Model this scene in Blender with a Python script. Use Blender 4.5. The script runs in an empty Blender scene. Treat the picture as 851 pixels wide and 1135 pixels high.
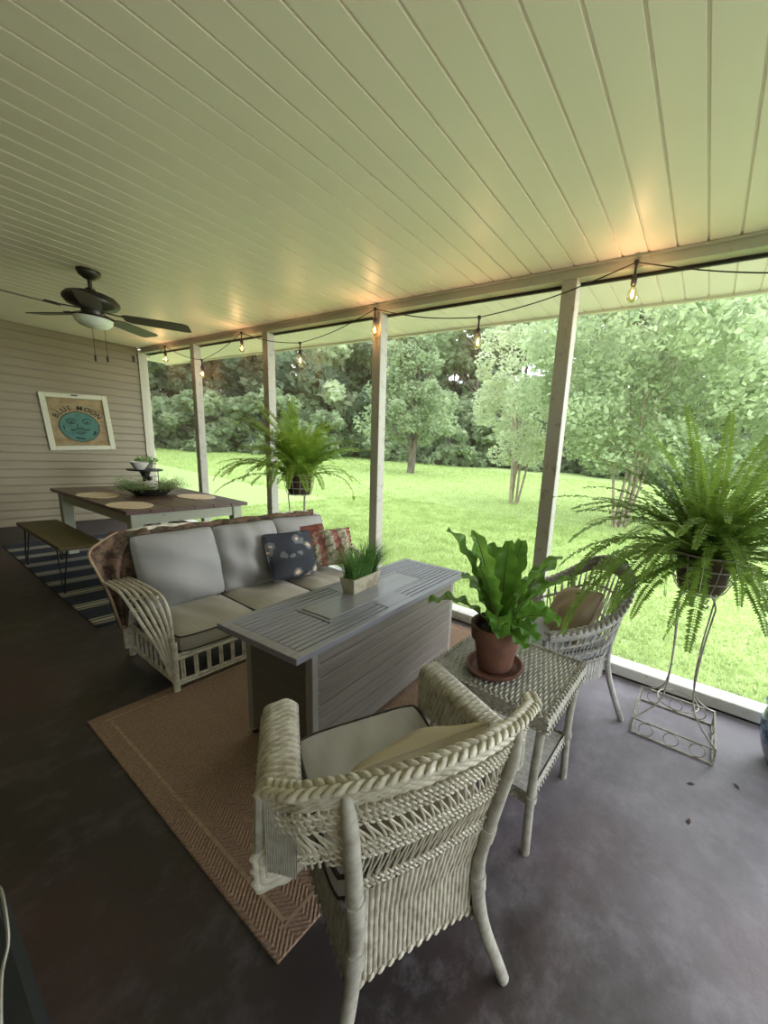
import bpy, math, random
import numpy as np
from mathutils import Vector, Matrix
PI=math.pi
random.seed(7); rng=np.random.default_rng(7)
scn=bpy.context.scene
# ---------------------------------------------------------------- camera
IW,IH=851.0,1135.0
F_PX=418.48; PITCH=.1894; YAW=1.0320; ROLL=.0731; OFFX=99.71; OFFY=13.2
def cam_setup():
    p,y,r=PITCH,YAW,ROLL
    F=Vector((math.sin(y)*math.cos(p),math.cos(y)*math.cos(p),-math.sin(p)))
    rt=Vector((math.cos(y),-math.sin(y),0)); up=rt.cross(F)
    r2=rt*math.cos(r)+up*math.sin(r); u2=up*math.cos(r)-rt*math.sin(r)
    cd=bpy.data.cameras.new('camera'); c=bpy.data.objects.new('camera',cd); scn.collection.objects.link(c)
    c.matrix_world=Matrix(((r2.x,u2.x,-F.x,0),(r2.y,u2.y,-F.y,0),(r2.z,u2.z,-F.z,1.5),(0,0,0,1)))
    cd.sensor_fit='VERTICAL'; cd.sensor_height=24; cd.lens=F_PX/IH*24
    cd.shift_x=-OFFX/IH; cd.shift_y=OFFY/IH; cd.clip_start=.02; cd.clip_end=400
    scn.camera=c
cam_setup()
# ---------------------------------------------------------------- light and exposure
w=bpy.data.worlds.new('overcast sky'); scn.world=w; w.use_nodes=True
bg=w.node_tree.nodes['Background']; bg.inputs[0].default_value=(.86,.93,1,1); bg.inputs[1].default_value=2.7
def area(name,loc,target,sx,sy,power,col):
    l=bpy.data.lights.new(name,'AREA'); l.shape='RECTANGLE'; l.size=sx; l.size_y=sy; l.energy=power; l.color=col
    o=bpy.data.objects.new(name,l); scn.collection.objects.link(o); o.location=loc
    o.rotation_euler=(Vector(target)-Vector(loc)).to_track_quat('-Z','Y').to_euler(); return o
area('added yard side fill',(7.2,-4.6,2.6),(2.0,.9,.6),5,3.4,560,(.93,.96,1))  # added soft fill lamp out of view in the yard, brightens porch and floor
sd=bpy.data.lights.new('soft sun','SUN'); sd.energy=1.2; sd.angle=math.radians(60); sd.color=(1,.99,.94)
so=bpy.data.objects.new('soft sun',sd); scn.collection.objects.link(so); so.rotation_euler=(math.radians(28),math.radians(14),0)
scn.view_settings.view_transform='Standard'; scn.view_settings.look='None'
scn.view_settings.exposure=.66; scn.view_settings.gamma=1; scn.view_settings.use_curve_mapping=False
scn.cycles.max_bounces=8; scn.cycles.diffuse_bounces=5; scn.cycles.transparent_max_bounces=24; scn.cycles.use_denoising=True
scn.cycles.sample_clamp_indirect=6
# ---------------------------------------------------------------- materials
def S(h):
    h=h.lstrip('#'); c=[int(h[i:i+2],16)/255 for i in (0,2,4)]
    return tuple(((x/12.92) if x<=.04045 else ((x+.055)/1.055)**2.4) for x in c)+(1,)
class NT:
    def __init__(s,name):
        s.m=bpy.data.materials.new(name); s.m.use_nodes=True; s.t=s.m.node_tree; s.b=s.t.nodes['Principled BSDF']; s.out=s.t.nodes['Material Output']
    def n(s,typ,**k):
        x=s.t.nodes.new(typ)
        for a,v in k.items():
            if a.startswith('i_'):
                key=a[2:]; key=int(key) if key.isdigit() else key.replace('_',' ')
                x.inputs[key].default_value=v
            else: setattr(x,a,v)
        return x
    def l(s,a,b): s.t.links.new(a,b)
    def math(s,op,a,b=None,c=None):
        x=s.n('ShaderNodeMath',operation=op)
        for i,v in enumerate((a,b,c)):
            if v is None: continue
            if isinstance(v,(int,float)): x.inputs[i].default_value=v
            else: s.l(v,x.inputs[i])
        return x.outputs[0]
    def mix(s,f,a,b,bt='MIX'):
        x=s.n('ShaderNodeMix',data_type='RGBA',blend_type=bt)
        for i,v in ((0,f),(6,a),(7,b)):
            if isinstance(v,(int,float)): x.inputs[i].default_value=v
            elif isinstance(v,tuple): x.inputs[i].default_value=v
            else: s.l(v,x.inputs[i])
        return x.outputs[2]
    def noise(s,vec,scale,detail=3,rough=.55):
        x=s.n('ShaderNodeTexNoise'); x.inputs['Scale'].default_value=scale; x.inputs['Detail'].default_value=detail; x.inputs['Roughness'].default_value=rough
        if vec is not None: s.l(vec,x.inputs['Vector'])
        return x.outputs['Fac']
    def ramp(s,f,stops):
        x=s.n('ShaderNodeValToRGB'); e=x.color_ramp.elements
        while len(e)<len(stops): e.new(.5)
        for i,(p,c) in enumerate(stops): e[i].position=p; e[i].color=c if isinstance(c,tuple) else (c,c,c,1)
        s.l(f,x.inputs[0]); return x.outputs[0]
    def n_map(s,v,a,b_):
        x=s.n('ShaderNodeMapRange'); s.l(v,x.inputs[0]); x.inputs[1].default_value=a; x.inputs[2].default_value=b_; return x.outputs[0]
    def obj(s): 
        return s.n('ShaderNodeTexCoord').outputs['Object']
    def uv(s): return s.n('ShaderNodeTexCoord').outputs['UV']
    def mapv(s,v,sc=(1,1,1),rot=(0,0,0)):
        x=s.n('ShaderNodeMapping'); x.inputs['Scale'].default_value=sc; x.inputs['Rotation'].default_value=rot; s.l(v,x.inputs['Vector']); return x.outputs[0]
    def bump(s,h,st=.3,d=.01):
        x=s.n('ShaderNodeBump'); x.inputs['Strength'].default_value=st; x.inputs['Distance'].default_value=d; s.l(h,x.inputs['Height']); s.l(x.outputs[0],s.b.inputs['Normal'])
    def col(s,c):
        if isinstance(c,tuple): s.b.inputs['Base Color'].default_value=c
        else: s.l(c,s.b.inputs['Base Color'])
MC={}
def plain(name,col,rough=.6,var=.12,scale=30,bump=.0,metal=0,spec=.5,stretch=(1,1,1),col2=None,bd=.003):
    if name in MC: return MC[name]
    t=NT(name); o=t.mapv(t.obj(),stretch); f=t.noise(o,scale,4)
    c=S(col) if isinstance(col,str) else col
    d=S(col2) if col2 else tuple(x*(1-var*2.2) for x in c[:3])+(1,)
    t.col(t.mix(t.ramp(f,[(.3,0.),(.7,1.)]),d,c))
    t.b.inputs['Roughness'].default_value=rough; t.b.inputs['Metallic'].default_value=metal; t.b.inputs['Specular IOR Level'].default_value=spec
    if bump: t.bump(f,bump,bd)
    MC[name]=t.m; return t.m
def leafmat(name,c1,c2,c3=None,trans=.35,rough=.5,scale=9):
    t=NT(name); o=t.obj(); f=t.noise(o,scale,3)
    c=t.mix(t.ramp(f,[(.35,0.),(.65,1.)]),S(c1),S(c2))
    t.col(c); t.b.inputs['Roughness'].default_value=rough; t.b.inputs['Specular IOR Level'].default_value=.35
    tr=t.n('ShaderNodeBsdfTranslucent'); t.l(t.mix(.5,c,S(c3 or c2)),tr.inputs[0])
    mx=t.n('ShaderNodeMixShader'); mx.inputs[0].default_value=trans; t.l(t.b.outputs[0],mx.inputs[1]); t.l(tr.outputs[0],mx.inputs[2]); t.l(mx.outputs[0],t.out.inputs[0])
    return t.m
def m_floor():
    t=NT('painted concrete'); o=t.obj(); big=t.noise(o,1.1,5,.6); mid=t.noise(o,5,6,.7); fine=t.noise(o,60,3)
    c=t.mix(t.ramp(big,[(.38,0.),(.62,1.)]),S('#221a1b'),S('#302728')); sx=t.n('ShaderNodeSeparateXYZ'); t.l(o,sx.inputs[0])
    wx=t.math('SUBTRACT',t.math('MULTIPLY',sx.outputs[0],.36),t.math('MULTIPLY',sx.outputs[1],.10)); wear_light=t.math('ADD',wx,t.math('ADD',t.math('MULTIPLY',big,.9),t.math('MULTIPLY',mid,.7))); c=t.mix(t.n_map(wear_light,.95,1.75),c,S('#7d7680')); c=t.mix(t.ramp(mid,[(.5,0.),(.7,.35)]),c,t.mix(.5,c,S('#9a939c')))  # chalky worn paint near the screen; daylight falloff also painted into this lightening
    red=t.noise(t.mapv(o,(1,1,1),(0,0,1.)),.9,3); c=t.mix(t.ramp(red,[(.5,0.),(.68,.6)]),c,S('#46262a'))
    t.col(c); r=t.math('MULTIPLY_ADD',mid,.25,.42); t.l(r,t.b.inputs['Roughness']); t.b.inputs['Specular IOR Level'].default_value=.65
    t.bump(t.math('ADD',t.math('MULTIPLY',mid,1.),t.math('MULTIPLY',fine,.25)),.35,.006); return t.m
def m_siding():
    t=NT('vinyl siding'); o=t.obj(); f=t.noise(t.mapv(o,(1,1,6)),3,3); t.col(t.mix(f,S('#7c7159'),S('#8e8369')))
    t.b.inputs['Roughness'].default_value=.5; t.bump(t.noise(t.mapv(o,(2,2,30)),14,3),.1,.002); return t.m
def m_ceiling():
    t=NT('vinyl soffit'); o=t.obj(); t.col(t.mix(t.noise(o,3,4),S('#e6d9d6'),S('#eee2e0')))
    t.b.inputs['Roughness'].default_value=.42; t.bump(t.noise(t.mapv(o,(2,30,2)),12,3),.06,.002); return t.m
def m_paint(name,c,worn='#b7ab98',amt=.75):
    t=NT(name); o=t.obj(); f=t.noise(o,14,6,.75); t.col(t.mix(t.ramp(f,[(amt-.12,0.),(amt,1.)]),S(c),S(worn)))
    t.b.inputs['Roughness'].default_value=.55; t.bump(t.noise(t.mapv(o,(3,3,.6)),30,3),.15,.003); return t.m
def m_wicker(name,c1,c2,rough=.55):
    t=NT(name); o=t.obj(); f=t.noise(o,26,4,.7); g=t.noise(o,160,2)
    t.col(t.mix(t.ramp(f,[(.42,0.),(.68,1.)]),S(c1),S(c2))); t.b.inputs['Roughness'].default_value=rough
    t.bump(g,.25,.002); return t.m
def m_fabric(name,c,c2=None,scale=900):
    t=NT(name); o=t.obj(); wv=t.n('ShaderNodeTexWave',wave_type='BANDS'); wv.inputs['Scale'].default_value=scale/6; t.l(o,wv.inputs[0])
    n=t.noise(o,5,4); t.col(t.mix(n,S(c2 or c),S(c))); t.b.inputs['Roughness'].default_value=.95; t.b.inputs['Specular IOR Level'].default_value=.15
    t.bump(t.math('ADD',t.noise(o,220,2),t.math('MULTIPLY',n,3.)),.25,.003); return t.m
def m_planks(name,c1,c2,axis=0,rough=.5):
    t=NT(name); o=t.obj(); sc=[14,14,60]; sc[axis]=1.6
    n=t.noise(t.mapv(o,tuple(sc)),2.2,5,.7); t.col(t.mix(t.ramp(n,[(.3,0.),(.7,1.)]),S(c1),S(c2)))
    t.b.inputs['Roughness'].default_value=rough; t.bump(n,.12,.002); return t.m
def m_rug():
    t=NT('jute rug'); o=t.obj(); sx=t.n('ShaderNodeSeparateXYZ'); t.l(o,sx.inputs[0]); X,Y=sx.outputs[0],sx.outputs[1]
    # herringbone weave
    zig=t.math('PINGPONG',X,.05); d=t.math('ADD',Y,zig); st=t.math('PINGPONG',d,.009); h=t.math('MULTIPLY',st,110.)
    n=t.noise(o,6,5,.7); fine=t.noise(t.mapv(o,(1,1,1),(0,0,.8)),110,3)
    c=t.mix(n,S('#745c4c'),S('#927662')); c=t.mix(t.ramp(h,[(.1,0.),(.6,1.)]),t.mix(.55,c,S('#65503e')),c)
    c=t.mix(t.ramp(fine,[(.4,0.),(.7,.5)]),c,S('#ab9484'))
    t.col(c); t.b.inputs['Roughness'].default_value=.95; t.b.inputs['Specular IOR Level'].default_value=.2
    t.bump(t.math('ADD',h,fine),.6,.004); return t.m
def m_striped():
    t=NT('striped outdoor rug'); o=t.obj(); sx=t.n('ShaderNodeSeparateXYZ'); t.l(o,sx.inputs[0]); Y=sx.outputs[1]
    P=.40; f=t.math('FRACT',t.math('DIVIDE',t.math('ADD',Y,10.),P))
    # navy field with cream stripe group: thin, thick, thin
    def band(a,b): return t.math('MULTIPLY',t.math('GREATER_THAN',f,a),t.math('LESS_THAN',f,b))
    m=t.math('ADD',band(.06,.12),t.math('ADD',band(.17,.30),band(.35,.41)))
    n=t.noise(o,90,2); c=t.mix(m,S('#1c2438'),S('#b9b1a0')); c=t.mix(t.math('MULTIPLY',n,.5),c,S('#30323c'))
    t.col(c); t.b.inputs['Roughness'].default_value=.9; t.bump(n,.3,.002); return t.m
def m_grass(name,c1,c2,c3):
    t=NT(name); o=t.obj(); a=t.noise(o,.5,4); b=t.noise(o,14,5,.75); d=t.noise(t.mapv(o,(1,1,1),(0,0,.6)),90,3,.7)
    c=t.mix(a,S(c1),S(c2)); c=t.mix(t.ramp(b,[(.35,0.),(.7,1.)]),c,S(c3)); c=t.mix(t.ramp(d,[(.4,0.),(.75,.6)]),c,S('#ccdc9a'))
    t.col(c); t.b.inputs['Roughness'].default_value=.9; t.b.inputs['Specular IOR Level'].default_value=.1; t.bump(t.math('ADD',b,d),.6,.05); return t.m
def m_screen():
    t=NT('insect screen mesh'); lw=t.n('ShaderNodeLayerWeight'); lw.inputs[0].default_value=.5
    cosv=t.math('SUBTRACT',1.001,lw.outputs['Facing']); f=t.math('SUBTRACT',1.,t.math('POWER',.89,t.math('DIVIDE',1.,t.math('MAXIMUM',cosv,.12))))
    tr=t.n('ShaderNodeBsdfTransparent'); df=t.n('ShaderNodeBsdfDiffuse'); df.inputs[0].default_value=(.66,.66,.63,1)
    mx=t.n('ShaderNodeMixShader'); t.l(f,mx.inputs[0]); t.l(tr.outputs[0],mx.inputs[1]); t.l(df.outputs[0],mx.inputs[2]); t.l(mx.outputs[0],t.out.inputs[0])
    t.t.nodes.remove(t.b); return t.m
def m_voro(name,base,cols,scale,thr=.35,rough=.95):
    t=NT(name); o=t.obj(); v=t.n('ShaderNodeTexVoronoi'); v.inputs['Scale'].default_value=scale; t.l(t.mapv(o),v.inputs['Vector'])
    n=t.noise(o,scale*2.2,3); d=t.math('ADD',v.outputs['Distance'],t.math('MULTIPLY',t.math('SUBTRACT',n,.5),.5))
    m=t.math('LESS_THAN',d,thr); m2=t.math('LESS_THAN',d,thr*.45); c=t.mix(m,S(base),S(cols[0])); c=t.mix(m2,c,S(cols[1])) 
    t.col(c); t.b.inputs['Roughness'].default_value=rough; t.b.inputs['Specular IOR Level'].default_value=.15; t.bump(t.noise(o,200,2),.2,.002); return t.m
def emis(name,col,st):
    t=NT(name); t.b.inputs['Base Color'].default_value=col; t.b.inputs['Emission Color'].default_value=col; t.b.inputs['Emission Strength'].default_value=st
    return t.m
# ---------------------------------------------------------------- mesh builder
def V(*a): return np.array(a,float)
def nrm(v): v=np.asarray(v,float); return v/(np.linalg.norm(v)+1e-12)
class MB:
    def __init__(s): s.v=[];s.f=[];s.n=0
    def add(s,vs,fs):
        vs=np.asarray(vs,float); s.v.append(vs); s.f+=[tuple(i+s.n for i in f) for f in fs]; s.n+=len(vs); return s
    def box(s,c,d,rz=0,bev=0,M=None):
        x,y,z=[a/2 for a in d]
        if bev>0:
            b=min(bev,x*.9,y*.9,z*.9); vs=[];fs=[]
            for sx in (-1,1):
                for sy in (-1,1):
                    for sz in (-1,1):
                        vs+=[(sx*x,sy*(y-b),sz*(z-b)),(sx*(x-b),sy*y,sz*(z-b)),(sx*(x-b),sy*(y-b),sz*z)]
            I=lambda a,b_,c_,k:((a>0)*4+(b_>0)*2+(c_>0))*3+k
            for q in (-1,1):
                fs.append([I(q,-1,-1,0),I(q,1,-1,0),I(q,1,1,0),I(q,-1,1,0)]);fs.append([I(-1,q,-1,1),I(1,q,-1,1),I(1,q,1,1),I(-1,q,1,1)]);fs.append([I(-1,-1,q,2),I(1,-1,q,2),I(1,1,q,2),I(-1,1,q,2)])
            for a in (-1,1):
                for b_ in (-1,1):
                    fs.append([I(a,b_,-1,0),I(a,b_,1,0),I(a,b_,1,1),I(a,b_,-1,1)])
                    fs.append([I(a,-1,b_,0),I(a,1,b_,0),I(a,1,b_,2),I(a,-1,b_,2)])
                    fs.append([I(-1,a,b_,1),I(1,a,b_,1),I(1,a,b_,2),I(-1,a,b_,2)])
                    for c_ in (-1,1): fs.append([I(a,b_,c_,0),I(a,b_,c_,1),I(a,b_,c_,2)])
        else:
            vs=[(sx*x,sy*y,sz*z) for sx in (-1,1) for sy in (-1,1) for sz in (-1,1)]
            fs=[(0,1,3,2),(4,6,7,5),(0,4,5,1),(2,3,7,6),(0,2,6,4),(1,5,7,3)]
        vs=np.array(vs)
        if rz: 
            ca,sa=math.cos(rz),math.sin(rz); vs=vs@np.array([[ca,sa,0],[-sa,ca,0],[0,0,1]])
        if M is not None: vs=vs@np.array(M).T
        return s.add(vs+np.array(c),fs)
    def bx(s,x0,x1,y0,y1,z0,z1,bev=0): return s.box(((x0+x1)/2,(y0+y1)/2,(z0+z1)/2),(abs(x1-x0),abs(y1-y0),abs(z1-z0)),0,bev)
    def beam(s,a,b,w,h,up=(0,0,1),bev=0):
        a=V(*a);b=V(*b); d=nrm(b-a); sd=nrm(np.cross(d,up)); u=np.cross(sd,d); M=np.array([d,sd,u]).T
        return s.box((a+b)/2,(np.linalg.norm(b-a),w,h),0,bev,M)
    def tube(s,pts,r,n=8,closed=False,cap=True,flat=1.0):
        P=np.asarray(pts,float); k=len(P)
        if np.isscalar(r): r=np.full(k,r)
        T=np.gradient(P,axis=0) if not closed else (np.roll(P,-1,0)-np.roll(P,1,0))
        T/=np.linalg.norm(T,axis=1)[:,None]+1e-12
        ref=V(0,0,1) if abs(T[0][2])<.9 else V(1,0,0)
        u=nrm(ref-T[0]*(ref@T[0])); U=[]
        for i in range(k):
            u=nrm(u-T[i]*(u@T[i])); U.append(u)
        U=np.array(U); W=np.cross(T,U); a=np.arange(n)*2*PI/n
        vs=(P[:,None,:]+r[:,None,None]*(np.cos(a)[None,:,None]*U[:,None,:]*flat+np.sin(a)[None,:,None]*W[:,None,:])).reshape(-1,3)
        fs=[]; m=k if closed else k-1
        for i in range(m):
            j=(i+1)%k
            for q in range(n): fs.append((i*n+q,i*n+(q+1)%n,j*n+(q+1)%n,j*n+q))
        if cap and not closed: fs.append(tuple(range(n))[::-1]); fs.append(tuple((k-1)*n+q for q in range(n)))
        return s.add(vs,fs)
    def lathe(s,prof,c=(0,0,0),n=24):
        k=len(prof); a=np.arange(n)*2*PI/n; vs=[]
        for r,z in prof: vs+=[(c[0]+r*math.cos(t),c[1]+r*math.sin(t),c[2]+z) for t in a]
        fs=[(i*n+q,i*n+(q+1)%n,(i+1)*n+(q+1)%n,(i+1)*n+q) for i in range(k-1) for q in range(n)]
        if prof[0][0]>1e-4: fs.append(tuple(range(n))[::-1])
        if prof[-1][0]>1e-4: fs.append(tuple((k-1)*n+q for q in range(n)))
        return s.add(vs,fs)
    def grid(s,P,cu=False,cv=False):
        P=np.asarray(P,float); a,b=P.shape[:2]; fs=[]
        for i in range(a if cu else a-1):
            for j in range(b if cv else b-1): fs.append((i*b+j,((i+1)%a)*b+j,((i+1)%a)*b+(j+1)%b,i*b+(j+1)%b))
        return s.add(P.reshape(-1,3),fs)
    def ball(s,c,r,n=10,m=7,M=None):
        if np.isscalar(r): r=(r,r,r)
        th=np.linspace(.02,PI-.02,m); ph=np.arange(n)*2*PI/n
        P=np.stack([np.sin(th)[:,None]*np.cos(ph)[None]*r[0],np.sin(th)[:,None]*np.sin(ph)[None]*r[1],np.cos(th)[:,None]*np.ones(n)[None]*r[2]],-1)
        if M is not None: P=P@np.asarray(M).T
        return s.grid(P+np.array(c),cv=True)
    def xf(s,loc=(0,0,0),rz=0,M=None):
        ca,sa=math.cos(rz),math.sin(rz); R=np.array([[ca,-sa,0],[sa,ca,0],[0,0,1]])
        if M is not None: R=R@np.asarray(M)
        s.v=[v@R.T+np.array(loc) for v in s.v]; return s
    def build(s,name,mat,parent=None,smooth=True,auto=None):
        me=bpy.data.meshes.new(name); vs=np.concatenate(s.v); tot=sum(len(f) for f in s.f)
        me.vertices.add(len(vs)); me.vertices.foreach_set('co',vs.astype(np.float32).ravel())
        me.loops.add(tot); me.polygons.add(len(s.f))
        ln=np.array([len(f) for f in s.f],np.int32); st=np.concatenate([[0],np.cumsum(ln)[:-1]]).astype(np.int32)
        me.loops.foreach_set('vertex_index',np.fromiter((i for f in s.f for i in f),np.int32,tot))
        me.polygons.foreach_set('loop_start',st); me.polygons.foreach_set('loop_total',ln)
        me.update(calc_edges=True); me.validate()
        if smooth:
            me.shade_smooth(); me.set_sharp_from_angle(angle=math.radians(42))
        else: me.shade_flat()
        me.materials.append(mat); o=bpy.data.objects.new(name,me); scn.collection.objects.link(o)
        if parent is not None: o.parent=parent
        return o
def tag(o,label,cat,group=None,kind=None):
    if label: o['label']=label
    if cat: o['category']=cat
    if group: o['group']=group
    if kind: o['kind']=kind
    return o
def thing(name,label,cat,loc=(0,0,0),rz=0,group=None):
    o=bpy.data.objects.new(name,None); scn.collection.objects.link(o); o.empty_display_size=.1
    o.location=loc; o.rotation_euler=(0,0,rz); return tag(o,label,cat,group)
def struct(o): o['kind']='structure'; return o
def copy_tree(o,parent=None):
    c=o.copy(); scn.collection.objects.link(c)
    if parent: c.parent=parent
    for ch in list(o.children): copy_tree(ch,c)
    return c
def tri_soup(name,T,mat,parent=None,smooth=False):
    """T: (n,k,3) array of separate faces with k corners"""
    T=np.asarray(T,np.float32); n,k=T.shape[:2]; me=bpy.data.meshes.new(name)
    me.vertices.add(n*k); me.vertices.foreach_set('co',T.ravel()); me.loops.add(n*k); me.polygons.add(n)
    me.loops.foreach_set('vertex_index',np.arange(n*k,dtype=np.int32)); me.polygons.foreach_set('loop_start',np.arange(0,n*k,k,dtype=np.int32)); me.polygons.foreach_set('loop_total',np.full(n,k,np.int32))
    me.update(calc_edges=True)
    me.materials.append(mat); o=bpy.data.objects.new(name,me); scn.collection.objects.link(o)
    if parent is not None: o.parent=parent
    return o
def spline(pts,n):
    P=np.asarray(pts,float); k=len(P); out=[]
    ext=np.vstack([2*P[0]-P[1],P,2*P[-1]-P[-2]])
    for x in np.linspace(0,k-1,n):
        i=min(int(x),k-2); t=x-i; a,b,c,d=ext[i],ext[i+1],ext[i+2],ext[i+3]
        out.append(.5*((2*b)+(-a+c)*t+(2*a-5*b+4*c-d)*t*t+(-a+3*b-3*c+d)*t**3))
    return np.array(out)
def circle(c,r,n=24,ax='z',r2=None):
    a=np.arange(n)*2*PI/n; r2=r2 or r; z=np.zeros(n)
    q={'z':(r*np.cos(a),r2*np.sin(a),z),'x':(z,r*np.cos(a),r2*np.sin(a)),'y':(r*np.cos(a),z,r2*np.sin(a))}[ax]
    return np.stack(q,-1)+np.array(c)
# ---------------------------------------------------------------- structure
XS=2.668; ZC=2.743; YW=8.15; Y0=-2.6; XL=-.75
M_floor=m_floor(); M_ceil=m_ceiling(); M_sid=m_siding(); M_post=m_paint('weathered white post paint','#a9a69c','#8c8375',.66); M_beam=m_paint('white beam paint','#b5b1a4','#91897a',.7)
M_sill=m_paint('white sill paint','#cfcdc8','#a39d94',.68); M_dark=plain('dark screen spline','#1d1a17',.6)
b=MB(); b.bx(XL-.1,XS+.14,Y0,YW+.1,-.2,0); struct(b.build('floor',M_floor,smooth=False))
def soffit(x0,x1,y0,y1,z):
    # V-grooved boards running along X
    pitch=.1523; ys=[]; k=math.ceil((y0-.0517)/pitch); pr=[(y0,0.)]
    y=.0517+k*pitch
    while y<y1-.02:
        pr+=[(y-.011,0),(y-.006,.009),(y+.003,.009),(y+.004,0.)]; y+=pitch
    pr.append((y1,0.)); m=MB()
    for i in range(len(pr)-1):
        (ya,za),(yb,zb)=pr[i],pr[i+1]; m.add([(x0,ya,z+za),(x1,ya,z+za),(x1,yb,z+zb),(x0,yb,z+zb)],[(0,3,2,1)])
    m.bx(x0,x1,y0,y1,z+.012,z+.03); return m
struct(soffit(XL,XS+.02,Y0,YW,ZC).build('ceiling',M_ceil,smooth=False))
struct(soffit(XS+.09,3.48,Y0,YW+1.2,ZC-.0).build('ceiling_soffit',M_ceil,smooth=False))
def siding(x0,x1,z0,z1,m,T):
    p=.114; z=z0; 
    while z<z1-.02:
        zt=min(z+p,z1)
        q=min(z+.015,zt); m.add([T(x0,.004,z),T(x1,.004,z),T(x1,.004,q),T(x0,.004,q),T(x1,.034,q),T(x0,.034,q),T(x1,.022,zt),T(x0,.022,zt),T(x1,.004,zt),T(x0,.004,zt)],[(0,1,2,3),(3,2,4,5),(5,4,6,7),(7,6,8,9)]); z+=p
m=MB(); siding(XL,XS-.03,.0,ZC,m,lambda x,d,z:(x,YW-d,z)); m.bx(XL,XS-.03,YW,YW+.12,0,ZC); struct(m.build('wall_back',M_sid,smooth=False))
m=MB(); siding(Y0,YW,.0,ZC,m,lambda y,d,z:(XL+d,y,z)); m.bx(XL-.12,XL,Y0,YW,0,ZC); struct(m.build('wall_left',M_sid,smooth=False))
m=MB(); m.bx(XS-.035,XS+.03,YW-.05,YW+.1,0,ZC-.03,.004); m.bx(XS+.02,XS+.09,YW-.02,YW+.1,0,ZC-.03,.004); struct(m.build('trim_1',m_paint('corner trim paint','#b9b3a5','#9b9282',.7),smooth=False))
m=MB(); m.bx(XS,XS+.095,Y0,YW-.05,2.674,ZC+.01,.003); m.bx(XS-.018,XS,Y0,YW-.05,2.728,2.742,.002); struct(m.build('trim_2',M_beam,smooth=False))
m=MB(); m.bx(XS+.08,XS+.10,Y0,YW-.05,2.655,2.674); struct(m.build('trim_3',M_dark,smooth=False))
m=MB(); m.bx(3.46,3.49,Y0,YW+1.2,ZC-.02,ZC+.12); struct(m.build('trim_4',m_paint('fascia paint','#cfcbb8'),smooth=False))
m=MB(); m.bx(XS,XS+.13,Y0,YW-.05,.012,.088,.005); struct(m.build('trim_5',M_sill,smooth=False))
m=MB(); m.bx(XS+.004,XS+.125,Y0,YW-.05,0,.012); struct(m.build('trim_6',M_dark,smooth=False))
posts=[-.86,.936,2.73,4.53,6.31]
for y in posts:
    m=MB(); m.bx(XS+.001,XS+.09,y,y+.105,.088,2.674,.004); struct(m.build('trim_%d'%(7+posts.index(y)),M_post,smooth=False))
M_scr=m_screen(); edges=[Y0]+posts+[YW-.05]
for i in range(len(edges)-1):
    a=edges[i]+(.105 if i else 0); c=edges[i+1]
    m=MB(); m.add([(XS+.085,a,.088),(XS+.085,c,.088),(XS+.085,c,2.674),(XS+.085,a,2.674)],[(0,1,2,3)]); struct(m.build('window_%d'%(i+1),M_scr,smooth=False))
# ---------------------------------------------------------------- yard
GZ=-.17
def gz(x,y):
    r=np.hypot(x,y); return GZ+np.clip(r-9,0,None)*.013+.05*np.sin(x*.35)*np.sin(y*.3)*np.clip((r-5)/8,0,1)
u=np.concatenate([np.linspace(2.85,14,34),np.linspace(15,140,40)]); v=np.concatenate([np.linspace(-60,-6,16),np.linspace(-5,20,50),np.linspace(21,140,36)])
X,Y=np.meshgrid(u,v,indexing='ij'); P=np.stack([X,Y,gz(X,Y)],-1); m=MB(); m.grid(P)
M_grass=m_grass('lawn turf','#97ad6a','#abc07e','#879c5c')
struct(m.build('floor_lawn',M_grass))
m=MB(); m.bx(-30,2.85,YW+.1,60,-.4,GZ-.01); m.bx(-30,2.85,-40,Y0,-.4,GZ-.01); struct(m.build('floor_yard',M_grass,smooth=False))
M_blade=leafmat('grass blade','#92a85a','#c0d48c','#dcecac',.4,.7,3)
def blades(n,x0,x1,y0,y1,h):
    x=x0+(x1-x0)*rng.random(n)**1.5; y=y0+(y1-y0)*rng.random(n); z=gz(x,y); a=rng.random(n)*2*PI
    hh=h*(.5+rng.random(n)); wd=.004+.005*rng.random(n)+.0007*x; lean=rng.normal(0,.45,(n,2))*hh[:,None]
    b0=np.stack([x-np.cos(a)*wd,y-np.sin(a)*wd,z],-1); b1=np.stack([x+np.cos(a)*wd,y+np.sin(a)*wd,z],-1)
    t=np.stack([x+lean[:,0],y+lean[:,1],z+hh],-1); return np.stack([b0,b1,t],1)
g=tri_soup('lawn_grass',np.concatenate([blades(70000,2.84,9,-1.6,9,.05),blades(80000,7,26,-1,32,.07)]),M_blade); tag(g,'bright green lawn grass growing beyond the porch sill','grass',kind='stuff')
M_bark=plain('tree bark','#7a6e62',.9,.3,9,.5,stretch=(1,1,.3),bd=.03); M_bark2=plain('pale smooth bark','#a89a86',.8,.2,9,.2,stretch=(1,1,.3))
LM=[leafmat('woodland leaf','#76896a','#a8b892','#ccdaa8',.45,.6,1.2),leafmat('pale leaf','#a6b294','#ccd6b4','#e6eec4',.5,.6,1.5),leafmat('dark leaf','#5c6c5a','#84957a','#acbe94',.4,.6,1.),leafmat('crape myrtle leaf','#7e906c','#b6c69c','#d4e4b0',.45,.5,2.)]
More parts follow.
